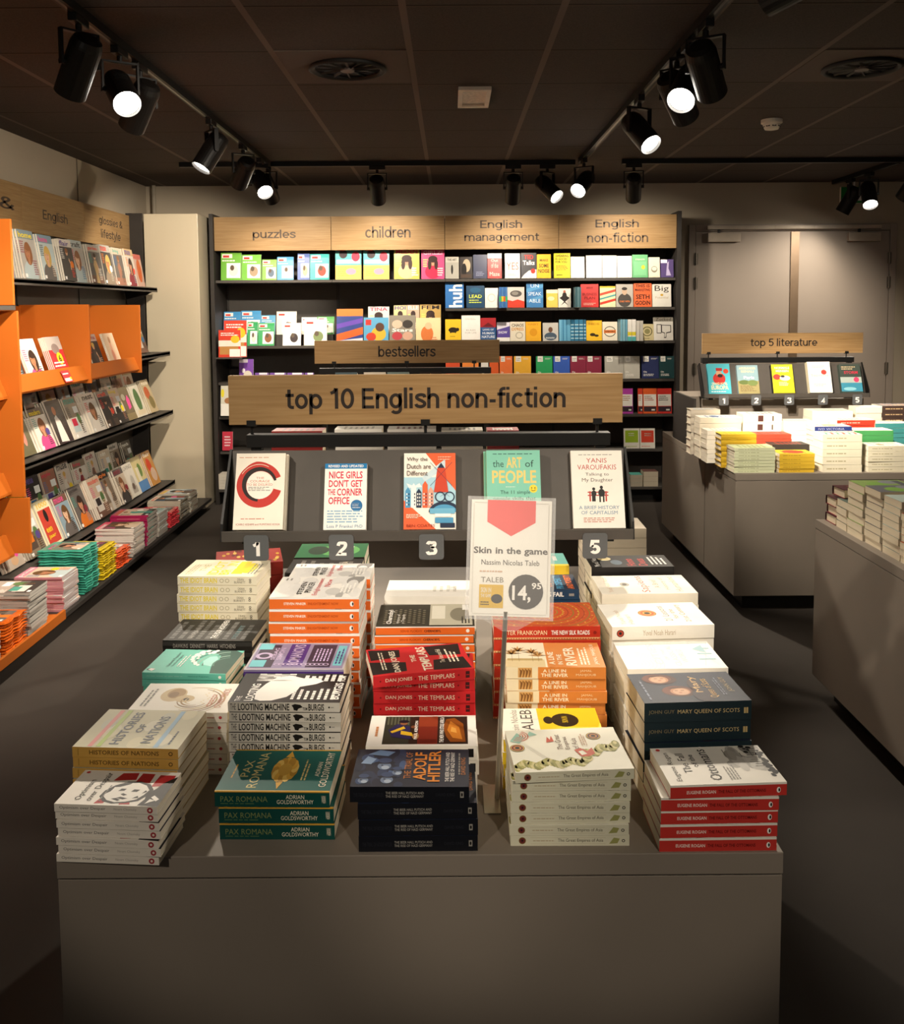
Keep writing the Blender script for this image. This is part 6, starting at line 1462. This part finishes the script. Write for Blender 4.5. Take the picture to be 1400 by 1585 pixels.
b = MB(); b.box(-2.67, -2.24, yo-1.0, yo-.002, 1.695, 1.717, SHELF); b.xf(mv); b.build('shelf', t)
for z in (1.25, .75, .42):
    b = MB(); oprism(b, [(-2.67, z), (-2.3, z), (-2.3, z-.014), (-2.67, z-.014)], yo-1.0, yo-.002); oprism(b, [(-2.318, z), (-2.3, z), (-2.34, z+.1), (-2.358, z+.1)], yo-1.0, yo-.002); b.xf(mv); b.build('tray', t, bevel=.001)
# floor deck
YE = 4.73
b = MB(); b.box(-2.684, -2.04, YE, 7.7, .075, .1, DARK); b.box(-2.684, -2.15, YE, 7.7, 0, .075, BLACK)
tag(b.build('floor_deck', bevel=.001), 'low black deck running along the floor below the magazines', 'deck')
b = MB(); b.box(-2.684, -2.05, 3.4, YE-.002, .08, .1, ORANGE); b.box(-2.684, -2.15, 3.4, YE-.002, 0, .08, BLACK); b.box(-2.05, -2.035, 3.4, YE-.002, .075, .125, ORANGE)
tag(b.build('orange_floor_deck', bevel=.001), 'low orange deck on the floor at the picture edge', 'deck')

# magazines
PAL = ['#d8d2c8', '#c9b9a4', '#b0aaa2', '#e6ddd0', '#6a6460', '#8a7a68', '#cfc4b8', '#8a9aa2', '#d8c0a8', '#4a4644', '#e0d8cc', '#a0705c', '#b8c4c4', '#8aa0ac', '#5a4a40', '#c8a878', '#7a5a4c', '#3a3634']
ACC = ['#c8304a', '#d84a3a', '#2f6a9a', '#e8d02c', '#3a3432', '#d8508a', '#4a9a8a', '#e07a2c', '#5a4a8a', '#f2efe6', '#1f1c1a', '#8a2c3a']
SKIN = ['#d8a888', '#c99070', '#e0b898', '#b07a58']
HAIR = ['#3a2820', '#6a4a2c', '#c9a45a', '#1f1a18', '#8a5a3a']
TITL = ['VOGUE', 'LIVING', 'ELLE', 'HOME', 'GLAMOUR', 'TIME', 'STYLE', 'NOW', 'MODE', 'LIFE', 'DECOR', 'FORMA', 'LINDA', 'FLOW']
TITL = ['living', 'style', 'home', 'modern', 'garden', 'flair', 'mode', 'nest', 'prima', 'avenue', 'muse', 'craft']
def cover(rg, bg=None, acc=None, kind=None):
    bg = bg or rg.choice(PAL); acc = acc or rg.choice(ACC); kind = kind if kind is not None else rg.randrange(3)
    seed = rg.random()
    def f(A):
        r = random.Random(seed)
        A.rect(0, 0, 1, .5, CL(rg_pick(r, PAL)))
        if kind == 0:      # portrait
            sk, hr = CL(r.choice(SKIN)), CL(r.choice(HAIR)); cx = r.uniform(.4, .6)
            A.rect(0, 0, 1, .82, CL(r.choice(PAL))); A.ell(cx, .1, .42, .28, CL(r.choice(ACC+PAL))); A.ell(cx+.02, .52, .24, .24, hr); A.rect(cx-.07, .3, cx+.07, .46, sk); A.ell(cx-.02, .54, .15, .14, sk); A.ell(cx+.02, .65, .19, .08, hr)
            for u in (-.08, .05): A.ell(cx+u, .555, .028, .008, CL('#5a4030'), 8)
            A.ell(cx-.015, .465, .045, .009, CL('#b0505a'), 8); A.ell(cx-.02, .51, .018, .012, CL('#b98868'), 8)
        elif kind == 1:    # room
            A.rect(0, 0, 1, .3, CL(r.choice(PAL))); A.rect(.1, .15, .6, .4, CL(r.choice(PAL))); A.rect(.15, .3, .5, .48, CL(r.choice(ACC))); A.ell(.75, .45, .14, .14, CL('#5a7a4a')); A.rect(.72, .15, .78, .4, CL('#7a5a3a')); A.rect(.55, .6, .9, .76, CL('#e9ecea'))
        else:              # figure
            A.rect(0, 0, 1, .82, CL(r.choice(PAL))); A.rect(0, 0, 1, .2, CL(r.choice(PAL))); A.poly([(.36, .0), (.64, .0), (.6, .22), (.66, .46), (.6, .6), (.42, .6), (.32, .48), (.4, .24)], CL(r.choice(ACC+PAL))); A.poly([(.62, .56), (.72, .4), (.68, .26), (.64, .28), (.66, .42), (.58, .5)], CL(r.choice(SKIN))); A.ell(.51, .69, .09, .08, CL(r.choice(SKIN))); A.ell(.51, .73, .11, .06, CL(r.choice(HAIR)))
        A.text(r.choice(TITL), .06, .84, r.uniform(.6, .94), .96, CL(acc), 1)
        A.lines(.05, .52, .3, .78, 6, CL(r.choice(ACC)), r); A.lines(.68, .08, .95, .4, 7, CL(r.choice(ACC+PAL)), r); A.rect(.06, .03, .2, .1, WH)
        if r.random() < .3: A.ell(.8, .4, .13, .09, CL(r.choice(ACC)))
    return dict(fc=bg, front=f)
def rg_pick(r, p): return r.choice(p)
PE = pages('#d8cfc0'); PE2 = pages('#c9beb0')
def mag_mesh(D, W_, L, th):
    fc = M(D['fc'], .25, .04, 20, spec=.5)
    b = MB()
    b.box(-W_/2, W_/2, 0, L, 0, th, PE, t=fc, b=fc, r=M(D.get('sc', D['fc']), .3, .04, 20))
    if D.get('front'): D['front'](Art(b, (-W_/2, 0, th), (1, 0, 0), (0, 1, 0), W_, L))
    return b.mesh('magazine')
CN = {}
def cname(h):
    import colorsys
    r, g, b_ = (int(h[i:i+2], 16)/255 for i in (1, 3, 5))
    H, S, V = colorsys.rgb_to_hsv(r, g, b_)
    if S < .12: return 'white' if V > .85 else 'pale grey' if V > .66 else 'grey' if V > .3 else 'black'
    n = ['red', 'orange', 'yellow', 'green', 'teal', 'blue', 'violet', 'pink'][min(7, int((H*360+20) % 360/45))]
    H *= 360
    n = 'red' if H < 14 or H > 345 else 'tan' if H < 45 and S < .35 else 'orange' if H < 34 else 'yellow' if H < 66 else 'green' if H < 165 else 'teal' if H < 192 else 'blue' if H < 255 else 'violet' if H < 300 else 'pink'
    return n
NTH = ['first', 'second', 'third', 'fourth', 'fifth', 'sixth', 'seventh', 'eighth', 'ninth', 'tenth', 'eleventh', 'twelfth', 'thirteenth', 'fourteenth', 'fifteenth', 'sixteenth']
def mag_row(y0, y1, z, x, tilt, n, copies, rowname, rg, W_=.2, L=.28, th=.006, special=None, yaw=0):
    """piles of magazines leaning back against the wall, covers to the aisle; counted from the pillar"""
    step = (y1-y0)/n
    for i in range(n):
        sp = (special or {}).get(i)
        D = sp[0] if sp else cover(rg)
        c = (sp[2] if sp and len(sp) > 2 else rg.choice(copies))
        l = L*rg.uniform(.92, 1.04); w = min(W_*rg.uniform(.92, 1.05), step*1.05)
        tk = th*rg.uniform(.8, 1.4)
        me = mag_mesh(D, w, l, tk)
        yc = y1-step*(i+.5)
        for j in range(c):          # j = 0 the front copy
            o = bpy.data.objects.new('magazine', me)
            COL.objects.link(o)
            d = (c-1-j)*(tk+.0016)
            # local x -> +y (cover faces +x), local y up the slope
            rot = Matrix.Rotation(math.pi/2+yaw, 4, 'Z') @ Matrix.Rotation(math.pi/2-R(tilt), 4, 'X')
            off = Vector((d*math.cos(R(tilt)), rg.uniform(-.004, .004)-.010*j*(1 if c < 6 else .4), d*math.sin(R(tilt))))
            o.matrix_world = Matrix.Translation(Vector((x, yc, z+.001))+off) @ rot
            lab = sp[1] if sp else f'{cname(D["fc"])} magazine, {NTH[i]} pile from pillar'
            if c > 1: lab = (NTH[j] if j else 'front')+' copy of '+lab
            lab += f', {rowname}'
            tag(o, lab, 'magazine', f'magazines on the {rowname}')
rg = random.Random(21)
mag_row(4.85, 7.6, 1.87, -2.52, 9, 11, (4, 5, 6), 'top magazine shelf', rg, L=.285, th=.008, special={9: (dict(fc='#8a90a0', front=lambda A: [A.ell(.3, .7, .16, .12, CL('#c99070')), A.ell(.62, .75, .14, .12, CL('#c98a68')), A.ell(.5, .4, .3, .25, CL('#3a4a8a')), A.ell(.75, .45, .2, .25, CL('#24222a')), A.lines(.1, .85, .9, .98, 2, CL('#f2efe6'))]), 'group photo magazine in a plastic bag', 2), 10: (dict(fc='#b8a8a0', front=lambda A: [A.rect(0, .85, 1, 1, CL('#a8243a')), A.rect(0, .45, 1, .55, CL('#b82c40'))]), 'red headed bagged magazine', 2), 0: (dict(fc='#c9a090', front=lambda A: [A.ell(.6, .5, .25, .35, CL('#c8602c')), A.rect(0, .85, 1, 1, CL('#c86a60'))]), 'orange and pink magazine', 2)})
for i in range(1):
    b = MB(); b.box(-2.68, -2.5, 4.78, 7.6, .8595, .975, SHELF); tag(b.build('display_step'), 'charcoal step under the rear row of the middle magazine shelf', 'display step')
    b = MB(); b.box(-2.68, -2.5, 4.78, 7.6, .2715, .39, SHELF); tag(b.build('display_step'), 'charcoal step under the rear row of the lowest magazine shelf', 'display step')
mag_row(4.8, 7.45, .975, -2.56, 14, 11, (1, 2), 'middle shelf rear row', rg, L=.245)
mag_row(4.8, 7.5, .859, -2.425, 20, 11, (4, 5, 6), 'middle shelf front row', rg, L=.275, th=.0085, special={
    0: (dict(fc='#c9b48a', sc='#2f7a62', front=lambda A: [A.ell(.4, .6, .3, .2, CL('#c8643a')), A.ell(.6, .3, .3, .2, CL('#8a7a4a')), A.text('mode', .1, .84, .9, .96, CREAM, 1)]), 'food cover magazine with green checked spine', 4),
    1: (dict(fc='#e6e0cc', front=lambda A: [A.ell(.5, .5, .3, .35, CL('#5a7a4a')), A.rect(.05, .05, .95, .2, CL('#d8c8a8'))]), 'white magazine with a leafy cover', 3),
    2: (dict(fc='#6f6248', front=lambda A: [A.poly([(.5, .3), (.8, .36), (.85, .6), (.7, .75), (.5, .6)], CL('#f0589c')), A.rect(0, 0, 1, .2, CL('#8a7a58')), A.ell(.3, .7, .2, .1, CL('#a8a08a'))]), 'olive brown magazine with a bright pink patch', 3),
    7: (dict(fc='#3a2c2a', front=lambda A: [A.poly([(.2, .05), (.7, .02), (.6, .5), (.45, .66), (.3, .6)], CL('#e9e2d8')), A.ell(.42, .75, .12, .1, CL('#c99070'))]), 'dark magazine with a white suited woman', 4),
    9: (dict(fc='#6a6448', front=lambda A: [A.ell(.4, .5, .14, .24, CL('#e8d82c')), A.ell(.6, .4, .12, .2, CL('#c98a7a'))]), 'olive magazine with a yellow figure', 4)})
mag_row(4.8, 7.4, .39, -2.56, 14, 11, (1, 2), 'lowest shelf rear row', rg, L=.28, special={8: (dict(fc='#e0cf2c', front=lambda A: [A.rect(0, .1, 1, .5, CL('#6a3a8a')), A.ell(.5, .7, .2, .12, CL('#c9a23a'))]), 'yellow magazine with a violet lower half', 2), 9: (dict(fc='#b8a8a0', front=lambda A: [A.rect(0, .86, 1, 1, CL('#d84a6a')), A.rect(0, .4, .5, .8, CL('#c8243a'))]), 'pink headed magazine with a red block', 2), 10: (dict(fc='#9ab4c4', front=lambda A: [A.ell(.6, .45, .25, .25, CL('#e6d8d0')), A.ell(.6, .6, .28, .16, CL('#cfcfd4'))]), 'pale blue magazine with a silver haired portrait', 2)})
mag_row(4.85, 7.5, .271, -2.425, 20, 11, (4, 5, 6), 'lowest shelf front row', rg, L=.275, th=.0085, special={
    0: (dict(fc='#c98a3c', sc='#7a2458', front=lambda A: [A.ell(.4, .6, .25, .2, CL('#d84a2c')), A.ell(.6, .3, .3, .2, CL('#d8b8a0')), A.text('flair', .1, .84, .9, .96, CREAM, 1)]), 'golden magazine with a plum spine', 4),
    1: (dict(fc='#d8c890', front=lambda A: [A.rect(0, 0, 1, .3, CL('#5a8ac0')), A.ell(.6, .6, .2, .2, CL('#6f8a4a')), A.rect(.2, .3, .5, .7, CL('#e6dcc0'))]), 'sunny house magazine with a blue foot', 3),
    2: (dict(fc='#e2dccd', front=lambda A: [A.text('LIVING', .1, .82, .92, .94, CL('#6a655c')), A.ell(.6, .45, .18, .18, CL('#b9b4a8')), A.rect(.3, .1, .8, .3, CL('#a8a094')), A.ell(.5, .3, .14, .1, CL('#6a5a50'))]), 'cream living magazine', 4),
    8: (dict(fc='#efe6c0', front=lambda A: [A.rect(.08, .05, .92, .8, CL('#c8483a')), A.text('1000', .15, .84, .85, .95, CL('#e8b82c'), 1), A.ell(.5, .65, .12, .14, CL('#2a2422')), A.text('een', .2, .3, .6, .4, CL('#e8c82c'), 1), A.text('jaar', .2, .15, .7, .25, CL('#e8c82c'), 1)]), 'cream framed red magazine with yellow letters', 4),
    10: (dict(fc='#c9b8a8', front=lambda A: [A.ell(.7, .3, .12, .1, CL('#f05aa0')), A.ell(.4, .6, .2, .24, CL('#3a3432')), A.ell(.5, .15, .2, .1, CL('#d8b08a'))]), 'portrait magazine with a pink round sticker', 3)})
mag_row(6.78, 7.45, 1.347, -2.46, 18, 3, (1, 2), 'short shelf by the pillar', rg, L=.28)
# in and under the orange boxes
def one_mag(D, y, x, z, label, tilt=18, W_=.2, L=.275, th=.006, n=1, grp=None):
    me = mag_mesh(D, W_, L, th)
    for j in range(n):
        o = bpy.data.objects.new('magazine', me); COL.objects.link(o)
        d = (n-1-j)*(th+.0008)
        o.matrix_world = Matrix.Translation((x+d*math.cos(R(tilt)), y-.008*j, z+.001+d*math.sin(R(tilt)))) @ Matrix.Rotation(math.pi/2, 4, 'Z') @ Matrix.Rotation(math.pi/2-R(tilt), 4, 'X')
        tag(o, label if j == 0 else f'{NTH[j]} copy of {label}', 'magazine', grp)
one_mag(cover(rg, '#d8d8d4', '#c8304a', 0), 4.97, -2.345, 1.264, 'tall portrait magazine nearest the tall orange bay', n=2, L=.29, grp='portrait magazines in the nearer orange box')
one_mag(cover(rg, '#cfe0e4', '#e8e0d8', 0), 5.25, -2.36, 1.264, 'pale blue magazine with bare arms in the nearer orange box', n=2, grp='pale blue magazines in the nearer orange box')
one_mag(dict(fc='#c83038', front=lambda A: [A.rect(0, .7, 1, 1, CL('#b9aea6')), A.ell(.5, .72, .25, .12, CL('#8a7a74')), A.ell(.6, .5, .2, .14, CL('#e8c82c')), A.text('6', .52, .42, .68, .58, CL('#3a2a1a'), 1), A.lines(.1, .3, .9, .45, 2, WH), A.rect(0, .0, 1, .22, CL('#d8d2c8'))]), 5.53, -2.345, 1.264, 'red magazine with a yellow dot in the nearer orange box', n=4, grp='red magazines in the nearer orange box')
one_mag(cover(rg, '#c9b0a8', '#8a2c3a', 2), 6.18, -2.36, 1.264, 'magazine with a pink dressed figure in the farther orange box', n=2, grp='pink figure magazines in the farther orange box')
one_mag(dict(fc='#e0cdb0', front=lambda A: [A.poly([(.3, .05), (.7, .05), (.62, .5), (.56, .75), (.4, .75), (.36, .5)], CL('#d8a88c')), A.ell(.5, .82, .1, .09, CL('#b08a6a')), A.ell(.46, .4, .12, .16, CL('#c98a70'))]), 6.46, -2.345, 1.264, 'cream magazine with a tall nude figure in the farther orange box', n=2, grp='nude cover magazines in the farther orange box')
b = MB(); b.box(-.055, .055, 0, .075, 0, .001, M('#c83038', .4), t=M('#d0343a', .4)); A = Art(b, (-.055, 0, .001), (1, 0, 0), (0, 1, 0), .11, .075); A.lines(.1, .6, .9, .85, 1, WH); A.rect(.08, .08, .9, .35, CL('#efe8d8')); A.ell(.85, .3, .1, .14, CL('#e8c82c'))
o = b.build('price_card'); o.matrix_world = Matrix.Translation((-2.255, 5.42, 1.27)) @ Matrix.Rotation(math.pi/2, 4, 'Z') @ Matrix.Rotation(R(65), 4, 'X'); tag(o, 'small red promotion card clipped to the nearer orange box', 'card')

# bundles lying on the floor deck
def bundle(y, n, col, look, th=.012, W_=.2, L=.25, acc=None, bag=None, x=-2.185, z0=.1005, seed=1, ang=0, edge=None, kind=None, side=None):
    r = random.Random(seed)
    D = cover(r, col, acc, kind)
    side = side or edge or col
    b = MB()
    fc = M(col, .2 if bag else .3, .05, 30, spec=.6)
    pe = pages(edge or '#c9beb0')
    # lying flat, spine to the viewer; pages to the aisle
    if bag:
        bm_ = M(bag, .15, .12, 40, spec=.8, bump=.6)
        k = 7
        vs, fs = [], []
        for lev, (s, zz) in enumerate(((.94, 0), (1.03, th*.35), (1.03, th*.65), (.95, th))):
            for i in range(4*k):
                u = i/(4*k)*4
                sd = int(u); f_ = u-sd
                px, py = [(-1+2*f_, -1), (1, -1+2*f_), (1-2*f_, 1), (-1, 1-2*f_)][sd]
                wob = 1+.03*math.sin(i*2.3+seed+lev)
                vs.append((px*W_/2*s*wob, py*L/2*s*wob, zz+.0015*math.sin(i*1.7+seed)*(0 < lev < 3)))
        m4 = 4*k
        for lev in range(3):
            fs += [(lev*m4+i, lev*m4+(i+1) % m4, (lev+1)*m4+(i+1) % m4, (lev+1)*m4+i) for i in range(m4)]
        b.add(vs, fs, bm_); b.add(vs[:m4], [tuple(range(m4))[::-1]], bm_); b.add(vs[3*m4:], [tuple(range(m4))], bm_)
        A = Art(b, (-W_*.4, -L*.4, th+.0002), (1, 0, 0), (0, 1, 0), W_*.8, L*.8)
        A.rect(0, 0, 1, .6, CL(r.choice(PAL))); D['front'](A)
    else:
        b.box(-W_/2, W_/2, -L/2, L/2, 0, th, pe, t=fc, b=fc, l=M(side, .35, .05, 20))
        D['front'](Art(b, (-W_/2, -L/2, th), (1, 0, 0), (0, 1, 0), W_, L))
    me = b.mesh('magazine')
    for i in range(n):
        o = bpy.data.objects.new('bagged_magazine' if bag else 'bundled_magazine', me); COL.objects.link(o)
        k_ = n-1-i
        o.matrix_world = T(x+r.uniform(-.006, .006), y+r.uniform(-.006, .006), z0+k_*(th+.0006), math.pi/2+R(ang)+r.uniform(-.04, .04)+(math.pi if False else 0))
        tag(o, f'{look}, {ORD[i]}', 'magazine', f'{look}: bundle')
# positions follow the deck edge towards the pillar
bundle(3.98, 13, '#c9b0ac', 'grey and pink striped magazine on the orange deck', th=.0115, seed=2, acc='#d8308a', edge='#bdb4a4')
bundle(4.22, 12, '#d8cfc2', 'plain wrapped magazine with orange bag end on the orange deck', th=.013, bag='#d8641c', seed=3)
bundle(4.47, 16, '#b8aca0', 'tall grey magazine on the orange deck beside the orange bags', th=.0135, seed=5, edge='#b9b4ac')
bundle(4.86, 15, '#e08aa8', 'pink topped magazine on the black deck beside the orange one', th=.012, seed=6, edge='#b9aaa8', side='#c98a94')
bundle(5.15, 18, '#5ac0a4', 'teal bagged magazine on the black deck', th=.0135, bag='#3f9c86', seed=7)
bundle(5.42, 14, '#d8c02c', 'yellow magazine on the black deck', th=.013, seed=8, bag='#d0b424')
bundle(5.66, 8, '#d8663a', 'orange bagged magazine on the black deck between yellow and white', th=.013, bag='#d8562a', seed=9)
bundle(5.95, 14, '#e0486a', 'red topped magazine with white pages on the black deck', th=.0125, seed=10, edge='#d8d0c6')
bundle(6.22, 16, '#b02458', 'magenta spined magazine on the black deck', th=.0125, seed=11, side='#a01f50', edge='#b9b0a6')
bundle(6.46, 13, '#c8486a', 'pink and grey magazine on the black deck behind the magenta ones', th=.012, seed=12, edge='#b4aca2')
bundle(6.72, 8, '#d84a52', 'coral bagged magazine on the black deck', th=.014, bag='#d8444c', seed=13)
bundle(6.98, 12, '#d8cdb8', 'beige magazine on the black deck, second bundle from the pillar', th=.0115, seed=14, edge='#b9b09e')
bundle(7.24, 12, '#d8a8a0', 'pinkish magazine on the black deck, nearest the pillar', th=.0115, seed=15, edge='#b9b09e')
